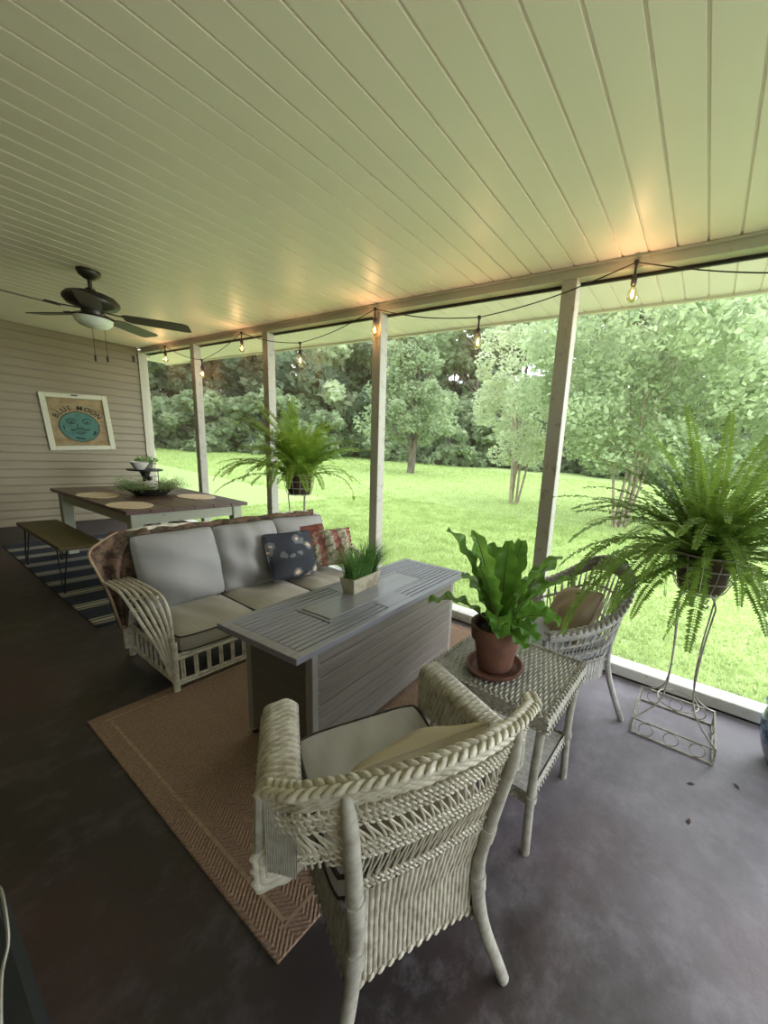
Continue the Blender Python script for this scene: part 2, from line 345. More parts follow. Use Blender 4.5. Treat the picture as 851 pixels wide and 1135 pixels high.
def leaves(centers,rad,n,size,flat=.8,elong=1.8):
    """n leaf diamonds scattered in blobs"""
    centers=np.asarray(centers); k=len(centers); idx=rng.integers(0,k,n); d=rng.normal(size=(n,3)); d/=np.linalg.norm(d,axis=1)[:,None]
    r=rad[idx]*(.35+.65*rng.random(n)**.45); p=centers[idx]+d*r[:,None]*np.array([1,1,flat])
    a=rng.normal(size=(n,3)); a[:,2]*=.6; a/=np.linalg.norm(a,axis=1)[:,None]; b=np.cross(a,rng.normal(size=(n,3))); b/=np.linalg.norm(b,axis=1)[:,None]
    s=size*(.6+.8*rng.random(n))[:,None]; return np.stack([p-a*s*elong/2,p+b*s/2,p+a*s*elong/2,p-b*s/2],1)
def blob_crown(h0,h1,R,k,shape='round'):
    c=[];r=[]
    for i in range(k):
        t=rng.random(); z=h0+(h1-h0)*t; 
        w={'round':math.sin(PI*min(.97,.15+.8*t))**.6,'cone':1.05-.8*t,'vase':.45+.6*math.sin(PI*min(1,.1+.75*t))}[shape]
        a=rng.random()*2*PI; q=R*w*math.sqrt(rng.random()); c.append((q*math.cos(a),q*math.sin(a),z)); r.append(R*(.13+.2*rng.random()))
    return np.array(c),np.array(r)
def limb(mb,p0,p1,r0,r1,wig=.2,n=7):
    p0=V(*p0);p1=V(*p1); mid=(p0+p1)/2+rng.normal(0,wig,3)*V(1,1,.3); mb.tube(spline([p0,mid,p1],n),np.linspace(r0,r1,n),6)
def tree(x,y,h0,h1,R,k,n,size,shape,lm,trunks,label,cat='tree',group=None,bark=None,name='shade_tree',tr=.14):
    t=thing(name,label,cat,(x,y,float(gz(x,y))-.05),rng.random()*6,group)
    c,r=blob_crown(h0,h1,R,k,shape); tri_soup('foliage',leaves(c,r,n,size),lm,t)
    m=MB()
    for i in range(trunks):
        if trunks==1: limb(m,(0,0,0),(rng.normal(0,.15),rng.normal(0,.15),h0+(h1-h0)*.75),tr,tr*.3,.12,10)
        else:
            a=i*2*PI/trunks+rng.random(); limb(m,(.14*math.cos(a)*rng.random(),.14*math.sin(a),0),(R*.26*math.cos(a)*rng.random()*1.3,R*.26*math.sin(a)*rng.random()*1.3,h0+(h1-h0)*.5),tr,tr*.35,.12,9)
    for j in rng.permutation(k)[:min(k,26)]:
        cc=c[j]; zz=max(h0*.7,cc[2]-R*.5); limb(m,(cc[0]*.15*rng.random(),cc[1]*.15*rng.random(),zz*.95),cc,tr*.28,tr*.08,.15,5)
    m.build('trunk',bark or M_bark,t); return t
# three nearer lawn trees
tree(16.5,14.3,1.9,8.4,2.6,80,17000,.11,'cone',LM[0],1,'single-trunked green tree out on the lawn, left of the crape myrtles',tr=.24)
tree(11.7,5.5,1.6,6.8,1.6,70,17000,.06,'vase',LM[1],8,'slim pale crape myrtle with many thin stems clustered at its base',name='crape_myrtle',bark=M_bark2,tr=.04)
tree(10.2,1.75,1.8,6.4,2.7,120,34000,.075,'vase',LM[3],9,'wide crape myrtle with broad leaves rising behind the right-hand fern',name='crape_myrtle',bark=M_bark2,tr=.042)
tree(12.5,-2.2,1.8,7.2,3.0,90,20000,.09,'vase',LM[3],7,'leafy crape myrtle at the far right edge of the lawn',name='crape_myrtle',bark=M_bark2,tr=.042)
# woodland edge
protos=[]
spec=[(LM[2],.35,12,4.4,8500,.30),(LM[0],.35,14,4.6,8500,.30),(LM[1],.35,11,4.2,8500,.28),(LM[0],.1,3.4,2.6,5000,.22)]
hz=[]
for i in range(30):
    a=math.radians(-6+i*3.5); d=36+7*rng.random()-(5 if i>24 else 0); hz.append((d*math.cos(a)+1,d*math.sin(a),(i%3 if i>12 else (1,0,1)[i%3])))
for i in range(11):
    a=math.radians(40+i*5.5); d=47+4*rng.random(); hz.append((d*math.cos(a)+1,d*math.sin(a),i%2))
for i in range(22):
    a=math.radians(-4+i*4.5); d=31+5*rng.random(); hz.append((d*math.cos(a)+1,d*math.sin(a),3))
labs=['dark green woodland tree at the far edge of the lawn','mid green woodland tree at the far edge of the lawn','pale green woodland tree at the far edge of the lawn','low leafy bush in front of the woodland trees']
pr={}
for (x,y,kd) in hz:
    if kd not in pr:
        lm,h0,h1,R,n,sz=spec[kd]; t=tree(x,y,h0,h1,R,34,n,sz,'round',lm,1,labs[kd],'bush' if kd==3 else 'tree',['dark trees of the woodland edge','mid green trees of the woodland edge','pale trees of the woodland edge','bushes along the woodland edge'][kd],name='woodland_bush' if kd==3 else 'woodland_tree',tr=.2); pr[kd]=t
    else:
        t=copy_tree(pr[kd]); t.location=(x,y,float(gz(x,y))-.05)
        t.rotation_euler=(0,0,rng.random()*6.28); s=(.85 if kd==3 else .95)+.4*rng.random(); t.scale=(s,s,s*(.9+.3*rng.random()))
# ---------------------------------------------------------------- shared builders
def weave(mb,fn,rows,stakes,amp,cu=False,sub=(3,4),lo=.25):
    """woven strip surface: strands run along u, rows stack along v, over and under the stakes"""
    nu,nv=int(stakes*sub[0])+1,int(rows*sub[1])+1
    u=np.linspace(0,1,nu); v=np.linspace(0,1,nv); U,W=np.meshgrid(u,v,indexing='ij'); e=1e-3
    P=fn(U,W); Pu=fn(np.clip(U+e,0,1),W)-fn(np.clip(U-e,0,1),W); Pv=fn(U,np.clip(W+e,0,1))-fn(U,np.clip(W-e,0,1))
    N=np.cross(Pu,Pv); N/=np.linalg.norm(N,axis=-1)[...,None]+1e-12
    r=W*rows; j=np.minimum(np.floor(r+1e-9),rows-1); t=r-j; prof=np.sqrt(np.clip(1-(2*t-1)**2,0,1))
    h=prof*(lo+(1-lo)*(.5+.5*np.cos(PI*(U*stakes+j))))*amp
    if cu: mb.grid((P+N*h[...,None])[:-1],cu=True)
    else: mb.grid(P+N*h[...,None])
    return mb
def braid(mb,path,r=.012,step=.016,wid=.012,up=(0,0,1)):
    P=np.asarray(path,float); d=np.r_[0,np.cumsum(np.linalg.norm(np.diff(P,axis=0),axis=1))]; n=max(4,int(d[-1]/step))
    q=np.stack([np.interp(np.linspace(0,d[-1],n),d,P[:,i]) for i in range(3)],-1)
    T=np.gradient(q,axis=0)
    for i in range(n):
        t=nrm(T[i]); s=nrm(np.cross(t,up)); u=np.cross(s,t); sg=1 if i%2 else -1
        ax=nrm(t*.82-s*sg*.57); sd=np.cross(u,ax); M=np.array([ax,sd,u]).T
        mb.ball(q[i]+s*sg*wid,(r*2.0,r*.95,r*.85),8,6,M)
    mb.tube(q-V(0,0,r*.4),r*.9,6); return mb
def pillow_grid(w,h,t,n=26,pinch=.06,seed=0,wr=.006):
    a=np.linspace(-1,1,n); X,Y=np.meshgrid(a,a,indexing='ij'); r=np.random.default_rng(seed); k=r.normal(size=(5,2))*4; ph=r.random(5)*6
    prof=(np.clip(1-np.abs(X)**2,0,1)*np.clip(1-np.abs(Y)**2,0,1))**.5
    wv=sum(np.sin(k[i,0]*X+k[i,1]*Y+ph[i]) for i in range(5))*wr*(.6+prof)*np.clip(prof*3,0,1)
    edge=np.maximum(np.abs(X),np.abs(Y)); X0,Y0_=X,Y
    cr=wr*.7*np.sin(np.arctan2(Y,X)*23+ph[0]+2*np.sin(np.arctan2(Y,X)*5))*np.clip((edge-.62)/.3,0,1)*np.clip((1-edge)/.1,0,1)*(.5+.5*np.sin(3*X+ph[1])*np.cos(2*Y+ph[2]))
    sx=1-pinch*(1-Y**2); sy=1-pinch*(1-X**2); sy=np.where(Y>0,sy-pinch*.8*(1-X**2),sy)
    # rounded corners
    rc=.15; Xr=X*np.sqrt(1-rc*Y**4*.9); Yr=Y*np.sqrt(1-rc*X**4*.9); Xs,Ys=X,Y
    X,Y=Xr,Yr
    top=np.stack([X*w/2*sx,Y*h/2*sy,prof*t/2+wv+cr],-1); bot=np.stack([X*w/2*sx,Y*h/2*sy,-prof*t/2+wv*.5],-1)
    return top,bot
def edge_loop(G):
    return np.concatenate([G[:-1,0],G[-1,:-1],G[::-1][:-1,-1],G[0,::-1][:-1]])
def frame_M(xdir,ydir):
    x=nrm(V(*xdir)); y=V(*ydir); y=nrm(y-x*(x@y)); return np.array([x,y,np.cross(x,y)]).T
def cushion(name,label,cat,group,loc,M,w,h,t,mat,pipe=None,seed=0,pinch=.03,wr=.005):
    th=thing(name,label,cat,loc,0,group); top,bot=pillow_grid(w,h,t,34,pinch,seed,wr)
    m=MB(); m.grid(top); m.grid(bot[::-1]); m.xf(M=M); m.build('cover',mat,th)
    p=MB(); p.tube(edge_loop((top+bot)/2),.0045,6,closed=True); p.xf(M=M); p.build('piping',pipe or mat,th); return th
def seat_cushion(name,label,group,loc,rz,w,d,h,mat,pipe,seed=0,taper=0.0):
    th=thing(name,label,'cushion',loc,rz,group); n=30; a=np.linspace(-1,1,n); X,Y=np.meshgrid(a,a,indexing='ij'); r=np.random.default_rng(seed)
    rr=.12; sq=lambda x,y:(x*(1-.06*np.abs(y)**6),y*(1-.06*np.abs(x)**6))
    XX,YY=sq(X,Y); k=r.normal(size=(4,2))*3.5; ph=r.random(4)*6
    dome=(1-np.abs(X)**4)*(1-np.abs(Y)**4); wv=sum(np.sin(k[i,0]*X*2+k[i,1]*Y+ph[i]) for i in range(4))*.004*dome
    cr=.003*np.sin(X*34+ph[1]+Y*4)*np.clip(np.abs(Y)-.35,0,1)*dome*2
    tap=1-taper*(1-(YY+1)/2)
    top=np.stack([XX*w/2*tap,YY*d/2,h*.78+dome*h*.26+wv+cr],-1); bot=np.stack([XX*w/2*tap,YY*d/2,h*.06-0*dome],-1)
    m=MB(); m.grid(top); m.grid(bot[::-1]); lt,lb=edge_loop(top),edge_loop(bot); out=(lt+lb)/2; c=out.mean(0); out[:,:2]=c[:2]+(out[:,:2]-c[:2])*1.025
    m.grid(np.stack([lt,out,lb],1),cu=True); m.build('cover',mat,th)
    p=MB(); p.tube(lt,.0055,6,closed=True); p.tube(lb,.0055,6,closed=True); p.build('piping',pipe,th); return th
def frond(L,az,el,droop,lw,n,tris,mb,base,curl=0,gap=1.35):
    t=np.linspace(0,1,16); d=V(math.cos(az),math.sin(az),0); ang=el-droop*t**1.25; ds=L/15
    pts=[V(*base)]; 
    for i in range(15): 
        a=ang[i]; dd=d*math.cos(a)+V(0,0,math.sin(a)); dd=dd+np.cross(d,V(0,0,1))*curl*t[i]; pts.append(pts[-1]+nrm(dd)*ds)
    P=np.array(pts); mb.tube(P,np.linspace(.0022,.0008,16),4,cap=False)
    q=np.linspace(.1,.995,n); idx=q*15; i0=np.minimum(idx.astype(int),14); f=(idx-i0)[:,None]; C=P[i0]*(1-f)+P[i0+1]*f; T=P[i0+1]-P[i0]; T/=np.linalg.norm(T,axis=1)[:,None]
    side=np.cross(T,V(0,0,1)); side/=np.linalg.norm(side,axis=1)[:,None]+1e-9; up=np.cross(side,T)
    ll=lw*(np.sin(PI*np.clip(.12+q*.85,0,1))**.55)*(.9+.2*rng.random(n)); ww=(L/n)*.42*gap
    for sg in (-1,1):
        dirv=side*sg*.93+T*.25+up*(-.12+.15*rng.normal(size=(n,1))); dirv/=np.linalg.norm(dirv,axis=1)[:,None]
        e=C+dirv*ll[:,None]; mid=C+dirv*ll[:,None]*.45
        tris.append(np.stack([C,mid+T*ww,e,mid-T*ww],1))
def fern(name,label,loc,n,L0,L1,mat,zr,seed,lw=.034,els=(0.1,1.45),pot=None):
    global rng; keep=rng; rng=np.random.default_rng(seed)
    th=thing(name,label,'plant',loc,0); mb=MB(); tris=[]
    for i in range(n):
        az=rng.random()*2*PI; k=rng.random(); el=els[0]+(els[1]-els[0])*k**.8; L=L0+(L1-L0)*rng.random()
        droop=(.75+1.15*rng.random())*(1.25-.55*k); r=.07*rng.random()
        frond(L,az,el,droop,lw,int(L/.0125),tris,mb,(r*math.cos(az),r*math.sin(az),zr),rng.normal(0,.15))
    mb.build('stems',MAT['stem'],th); tri_soup('fronds',np.concatenate(tris),mat,th); rng=keep; return th
MAT={'stem':plain('green stem','#7d8f3f',.6,.1)}
M_fern=leafmat('boston fern leaf','#5c7c26','#8cab42','#c0dc60',.45,.5,14); M_fern2=leafmat('deep green fern leaf','#476329','#708e3c','#a8c658',.42,.5,14)  # second leaf is a deeper green, for the fern beside the screen
M_cush=m_fabric('grey sofa fabric','#969493','#878583'); M_seatc=m_fabric('stone seat fabric','#a39d92','#918b82'); M_pipe=plain('charcoal piping','#33322f',.8)
M_wk=m_wicker('cream wicker','#b5afa2','#8e8676'); M_wk2=m_wicker('grey green wicker','#979389','#777269'); M_wk3=m_wicker('pale grey wicker','#a29e9a','#807c78')
M_rattan=m_wicker('white rattan','#c6c0b0','#9a9080',.45)
M_black=plain('black metal','#1c1b1a',.45,.1); M_bronze=plain('dark bronze','#2a2620',.4,.15)
# ---------------------------------------------------------------- rugs
t=thing('area_rug','tan herringbone woven jute rug under the fire table and sofa front','rug',(1.53,1.66,0))
m=MB(); m.box((0,0,.004),(2.13,1.66,.008),0,.003); m.build('field',m_rug(),t,smooth=False)
m=MB()
for s in (-1,1): m.box((0,s*.76,.0083),(2.03,.012,.0012)); m.box((s*.995,0,.0083),(.012,1.52,.0012))
m.build('border_band',plain('tan border band','#a88e74',.95,.2,60,.4),t,smooth=False)
o=MB(); o.box((0,0,.004),(1.7,3.25,.008),0,.003); o=o.build('striped_rug',m_striped(),smooth=False); o.location=(1.66,5.33,0); tag(o,'navy outdoor rug with cream stripes under the dining table','rug')
# ---------------------------------------------------------------- rattan sofa
SX0,SX1,SY0,SY1=.83,2.26,2.42,3.08
sofa=thing('rattan_sofa','white rattan pole sofa with slatted front and curved fan arms','sofa',(0,0,0))
def pole(m,pts,r=.0125,n=14): m.tube(spline(pts,n),r,8)
m=MB(); m.bx(SX0+.03,SX1-.03,SY0+.02,SY1-.02,.195,.215); m.build('seat_deck',plain('dark seat deck','#4a453e',.9),sofa,smooth=False)
m=MB(); 
for k in range(2): pole(m,[(SX0,SY0-.004*k,.228-.021*k),(SX1,SY0-.004*k,.228-.021*k)],.0105,3)
for k in range(2): pole(m,[(SX0,SY0,.064-.019*k),(SX1,SY0,.064-.019*k)],.0095,3)
m.build('front_rail',M_rattan,sofa)
n=21
for i in range(n):
    x=SX0+.035+(SX1-SX0-.07)*i/(n-1); m=MB()
    for s in (-.006,.006): pole(m,[(x+s,SY0-.002,.06),(x+s,SY0-.002,.205)],.0058,3)
    m.build('front_slat',M_rattan,sofa)
def sofa_arm(x,sg):
    m=MB(); nk=6; FL=1.22
    for k in range(nk):
        f=k/(nk-1)*FL
        xo=x+sg*(.0+.125*f)
        for s in (-.0,.0):
            pass
        bend=.50+.0*f
        pts=[(x+sg*.095*f,SY1-.05,.555),(x+sg*.10*f,SY1-.25,.57),(x+sg*.09*f,SY0+.14+.14*f,.568-.02*f),(x+sg*.06*f,SY0+.035+.13*f,.50-.09*f),(x+sg*.03*f,SY0+.006+.07*f,.34-.08*f),(x+sg*.008*f,SY0+.004*f,.06)]
        pole(m,pts,.0088,24); pts2=[(a+sg*.0,b+.016,c+.013) for a,b,c in pts]; 
        
    pole(m,[(x-sg*.0,SY1-.05,.54),(x+sg*.10,SY1-.05,.54)],.012,3); pole(m,[(x,SY0+.16,.545),(x+sg*.09,SY0+.28,.53)],.010,3)
    m.build('arm',M_rattan,sofa)
    m=MB(); pole(m,[(x,SY0,.06),(x,SY1,.06)],.012,3); pole(m,[(x,SY0,.215),(x,SY1,.215)],.012,3)
    for i in range(9):
        y=SY0+.06+(SY1-SY0-.1)*i/8; pole(m,[(x,y,.06),(x,y,.215)],.007,3)
    m.build('side_panel',M_rattan,sofa)
sofa_arm(SX0,-1); sofa_arm(SX1,1)
m=MB(); bx0,bx1=SX0-.02,SX1+.02
for k in range(3): pole(m,[(bx0,SY1+.05,.56+.11*k),(bx1,SY1+.05,.56+.11*k)],.013,3)
pole(m,[(bx0,SY1,.06),(bx0,SY1+.02,.4),(bx0,SY1+.06,.80),((bx0+bx1)/2,SY1+.075,.815),(bx1,SY1+.06,.80),(bx1,SY1+.02,.4),(bx1,SY1,.06)],.016,50)
for i in range(22):
    x=bx0+.04+(bx1-bx0-.08)*i/21; pole(m,[(x,SY1,.22),(x,SY1+.06,.80)],.008,4)
m.build('back_frame',M_rattan,sofa)
for x in (SX0,SX1):
    for y in (SY0,SY1): m=MB(); m.tube([(x,y,.009 if y==SY0 else 0),(x,y,.31)],.017,10); m.build('leg',M_rattan,sofa)
# cushions
cw=(SX1-SX0-.04)/3
cl=['left','middle','right']
for i in range(3):
    x=SX0+.02+cw*(i+.5)
    seat_cushion('seat_cushion',['stone grey sofa seat cushion next to the left rattan arm','stone grey sofa seat cushion in the middle, below the navy pillow','stone grey sofa seat cushion at the right end by the screen'][i],'sofa seat cushions',(x,SY0+.305,.232),0,cw-.004,.63,.125,M_seatc,M_pipe,seed=i)
for i in range(3):
    x=SX0+.03+cw*(i+.5)+(.0,.0,-.02)[i]; M=frame_M((1,0,(.02,.0,-.04)[i]),(0,.30,1))
    cushion('back_cushion',['plump grey sofa back cushion beside the brown throw blanket','plump grey sofa back cushion in the middle of the sofa','plump grey sofa back cushion at the right end behind the navy pillow'][i],'cushion','sofa back cushions',(x,SY1-.125,.585),M,cw+.03,.52,.23,M_cush,M_pipe,seed=i+5,wr=.0045)
M_navy=m_voro('navy floral cotton','#34353b',['#5d5f60','#b09a80'],8.5,.33)
M_rust=plain('rust tufted fabric','#74402f',.95,.5,40,.6,col2='#452219',bd=.01)
def m_stripes():
    t=NT('striped kilim fabric'); o=t.obj(); sx=t.n('ShaderNodeSeparateXYZ'); t.l(o,sx.inputs[0]); u=sx.outputs[0]
    f=t.math('FRACT',t.math('MULTIPLY',u,9.)); m_=t.math('LESS_THAN',f,.42); g=t.noise(o,45,3,.7)
    c=t.mix(t.ramp(g,[(.45,0.),(.55,1.)]),S('#a89c88'),S('#6a6e58')); t.col(t.mix(m_,c,t.mix(t.ramp(g,[(.4,0.),(.6,1.)]),S('#6a3632'),S('#94685c'))))
    t.b.inputs['Roughness'].default_value=.95; t.bump(g,.4,.004); return t.m
cushion('throw_pillow','navy throw pillow with pale blossom print leaning on the sofa','pillow',None,(1.79,2.78,.57),frame_M((1,.05,-.05),(-.02,.42,1)),.43,.39,.16,M_navy,seed=11,pinch=.05)
cushion('throw_pillow','rust red tufted throw pillow half hidden behind the navy one','pillow',None,(2.0,2.86,.605),frame_M((1,-.15,.03),(-.02,.30,1)),.33,.34,.10,M_rust,seed=12,pinch=.05)
tp=cushion('throw_pillow','cream and red striped throw pillow edged with pompoms at the right arm','pillow',None,(2.15,2.74,.575),frame_M((.8,-.55,.10),(.1,.35,1)),.34,.33,.12,m_stripes(),seed=13,pinch=.04)
M=frame_M((.8,-.55,.10),(.1,.35,1))
for sgn in (-1,1):
    for k in range(9): m=MB(); m.ball((sgn*(.168-.004*abs(k-4)**.5),-.15+.3*k/8,0),.0095,7,5); m.xf(M=M); m.build('pompom',plain('dark red pompom','#5a2326',.9),tp)
# throw blanket draped over the back
def m_blanket():
    t=NT('brown floral blanket'); o=t.obj(); a=t.noise(o,13,4,.7); b=t.noise(t.mapv(o,(1,1,1),(1,2,.5)),21,4,.7)
    c=t.mix(t.ramp(a,[(.42,0.),(.55,1.)]),S('#38281c'),S('#665040')); c=t.mix(t.ramp(b,[(.54,0.),(.6,1.)]),c,S('#3c3c28')); c=t.mix(t.ramp(b,[(.3,1.),(.38,0.)]),c,S('#806044'))
    t.col(c); t.b.inputs['Roughness'].default_value=.98; t.bump(t.noise(o,90,3),.5,.006); return t.m
def blanket():
    ns,nt=80,30; G=np.zeros((ns,nt,3))
    for i,s in enumerate(np.linspace(0,1,ns)):
        x=SX0-.04+(SX1-.02-SX0+.04)*s; fd=.13+.02*math.sin(s*23); bd=.22+.05*math.sin(s*9); topz=.838+.015*s
        for j,tt in enumerate(np.linspace(-1,1,nt)):
            k=abs(tt); y=SY1+.068+(-.045 if tt<0 else .05)*min(1,k*3.2)**.7; z=topz-(fd if tt<0 else bd)*k
            G[i,j]=(x+.01*math.sin(tt*7+s*20),y+.006*math.sin(s*60+tt*4),z+.005*math.sin(s*45+tt*9))
    m=MB(); m.grid(G)
    lp=spline([(.82,3.10,.842),(.735,3.07,.80),(.665,3.05,.74),(.69,3.04,.62),(.73,3.045,.48),(.775,3.05,.24)],40); rp=spline([(.97,3.11,.845),(.97,3.04,.80),(.95,3.03,.72),(.90,3.035,.60),(.86,3.045,.45),(.80,3.055,.23)],40)
    q=np.linspace(0,1,22); F=lp[:,None,:]*(1-q)[None,:,None]+rp[:,None,:]*q[None,:,None]; tt=np.linspace(0,1,40)[:,None]
    F[...,1]+=-.022*np.sin(q[None,:]*15+tt*3)*np.clip(tt*2,0,1)-.02; F[...,2]+=.008*np.sin(q[None,:]*9+tt*5); m.grid(F)
    o=m.build('throw_blanket',m_blanket()); sm=o.modifiers.new('s','SOLIDIFY'); sm.thickness=.010
    ed=MB(); ed.tube(F[:,0],.007,6); ed.tube(F[-1],.007,6); ed.build('fringe_edge',plain('pale blanket edge','#9a8468',.95),o)
    return tag(o,'brown floral throw blanket draped over the sofa back and left corner','blanket')
blanket()
# ---------------------------------------------------------------- fire pit table
FT=thing('fire_table','long grey slatted patio fire table with plank sides','table',(1.506,1.587,.008),math.radians(4.0))
M_ftop=m_planks('grey brushed top','#6f6f77','#84848e',0,.32); M_fside=m_planks('grey plank side','#605a54','#7c756e',0,.5); M_fleg=m_planks('grey corner post','#817d79','#98948f',2,.45)
zt=.632; L,Wd=1.40,.545
m=MB(); m.bx(-L/2,L/2,-Wd/2,-Wd/2+.042,zt-.03,zt,.003); m.bx(-L/2,L/2,Wd/2-.042,Wd/2,zt-.03,zt,.003)
m.bx(-L/2,-L/2+.045,-Wd/2+.042,Wd/2-.042,zt-.03,zt-.0005,.002); m.bx(L/2-.045,L/2,-Wd/2+.042,Wd/2-.042,zt-.03,zt-.0005,.002)
m.bx(-.10,.10,-Wd/2+.042,Wd/2-.042,zt-.026,zt+.0006,.002); m.build('top_frame',M_ftop,FT,smooth=False)
m=MB(); m.bx(-L/2+.03,L/2-.03,-Wd/2+.03,Wd/2-.03,zt-.036,zt-.024); m.build('under_tray',plain('dark tray','#262524',.8),FT,smooth=False)
ns=13; yy0=-Wd/2+.047; pw=(Wd-.094)/ns
for i in range(ns):
    y=yy0+pw*i; a,b_=y+.0045,y+pw-.0045; c=(a+b_)/2
    segs=[(-L/2+.045,-.10),(.10,L/2-.045)] if abs(c)>.105 else [(-L/2+.045,-.405),(.405,L/2-.045)]
    for s0,s1 in segs: m=MB(); m.bx(s0,s1,a,b_,zt-.024,zt-.001,.002); m.build('top_slat',M_ftop,FT,smooth=False)
m=MB(); m.bx(-.40,.40,-.125,-.108,zt-.024,zt+.001,.002); m.bx(-.40,.40,.108,.125,zt-.024,zt+.001,.002); m.bx(-.40,-.384,-.108,.108,zt-.024,zt+.001,.002); m.bx(.384,.40,-.108,.108,zt-.024,zt+.001,.002); m.build('lid_frame',M_ftop,FT,smooth=False)
m=MB(); m.bx(-.378,.378,-.102,.102,zt-.02,zt+.003,.003); m.build('burner_lid',m_planks('smooth grey lid','#7b7b80','#88888e',0,.28),FT,smooth=False)
bl,bw=.585,.225
for sy in (-1,1):
    for k in range(8):
        z0=.05+.068*k; m=MB(); m.bx(-bl+.02,bl-.02,sy*bw-.012,sy*bw+.0,z0,z0+.064,.003); m.build('side_plank',M_fside,FT,smooth=False)
M_fend=m_planks('grey end plank','#4f4c49','#625e5a',1,.5)
for sx in (-1,1):
    m=MB(); m.bx(sx*bl-.012,sx*bl+.0,-bw+.03,bw-.03,.05,.596,.002); m.build('end_panel',M_fend,FT,smooth=False)
    for sy in (-1,1):
        m=MB(); m.box((sx*(bl-.012),sy*(bw-.012),.313),(.045,.045,.566),0,.003); q=m.build('corner_post',M_fleg,FT,smooth=False)
        m=MB(); m.lathe([(.012,0),(.016,.004),(.016,.024),(.008,.03)],(sx*(bl-.012),sy*(bw-.012),0),12); m.build('foot',M_black,FT)
for hy_ in (-.14,.14): m=MB(); m.box((-bl-.005,hy_,.47),(.010,.02,.05),0,.002); m.build('hinge',M_black,FT,smooth=False)
# planter of faux grass
PL=thing('grass_planter','whitewashed wooden box planter of artificial grass on the fire table','planter',(1.515,1.665,.6445),math.radians(8)); PL.scale=(1.25,1.15,1.2)
m=MB(); M_ww=m_paint('whitewashed wood','#aaa38f','#857a64',.6)
m.add([(-.085,-.035,0),(.085,-.035,0),(.085,.035,0),(-.085,.035,0),(-.098,-.045,.075),(.098,-.045,.075),(.098,.045,.075),(-.098,.045,.075),(-.088,-.036,.075),(.088,-.036,.075),(.088,.036,.075),(-.088,.036,.075),(-.085,-.033,.06),(.085,-.033,.06),(.085,.033,.06),(-.085,.033,.06)],
 [(0,3,2,1),(0,1,5,4),(1,2,6,5),(2,3,7,6),(3,0,4,7),(4,5,9,8),(5,6,10,9),(6,7,11,10),(7,4,8,11),(8,9,13,12),(9,10,14,13),(10,11,15,14),(11,8,12,15),(12,13,14,15)])
m.build('box',M_ww,PL,smooth=False)
T=[]
for i in range(620):
    bx_,by_=rng.uniform(-.08,.08),rng.uniform(-.03,.03); az=math.atan2(by_*2,bx_)+rng.normal(0,.6); le=.11+.09*rng.random(); out=.3+.75*rng.random()**1.5; pts=[]
    d=V(math.cos(az),math.sin(az),0); sd=V(-d[1],d[0],0); wv=.0022+.0015*rng.random()
    P=[V(bx_,by_,.06)+d*le*out*(k/3)**1.6+V(0,0,1)*le*(k/3)*(1-.25*out*(k/3)) for k in range(4)]
    for k in range(3):
        w0=wv*(1-k/3.2); w1=wv*(1-(k+1)/3.05); T.append([P[k]-sd*w0,P[k]+sd*w0,P[k+1]+sd*w1,P[k+1]-sd*w1])
tri_soup('grass_tuft',T,leafmat('faux grass','#3f6630','#6b9650','#98ba68',.3,.5,20),PL)
# ---------------------------------------------------------------- foreground wicker armchair
def lerp(a,b,t): return a+(b-a)*t
def back_fn(A,T):
    """A in -1..1 across, T from -.5 (skirt) to 1 (rail)"""
    A=np.asarray(A,float);T=np.asarray(T,float); A,T=np.broadcast_arrays(A,T); aa=np.abs(A); Tp=np.clip(T,0,1)
    xt=np.sign(A)*np.interp(aa,[0,.6,.8,1.,1.06],[0,.208,.285,.335,.342]); yt=np.interp(aa,[0,.2,.4,.6,.8,1.,1.06],[-.388,-.383,-.367,-.338,-.288,-.215,-.19]); zt_=np.interp(aa,[0,.3,.6,.8,1.,1.06],[.897,.892,.875,.85,.815,.80])
    xb=.275*A; yb=-.262+.02*A*A; k=Tp**1.1
    x=xb+(xt-xb)*k; y=yb+(yt-yb)*Tp; z=.40+(zt_-.40)*Tp+np.where(T<0,T*.42,0)+np.where(T<0,.05*(1-(A/.6)**2)*(-T)*1.2,0)
    return np.stack([x,y,z],-1)
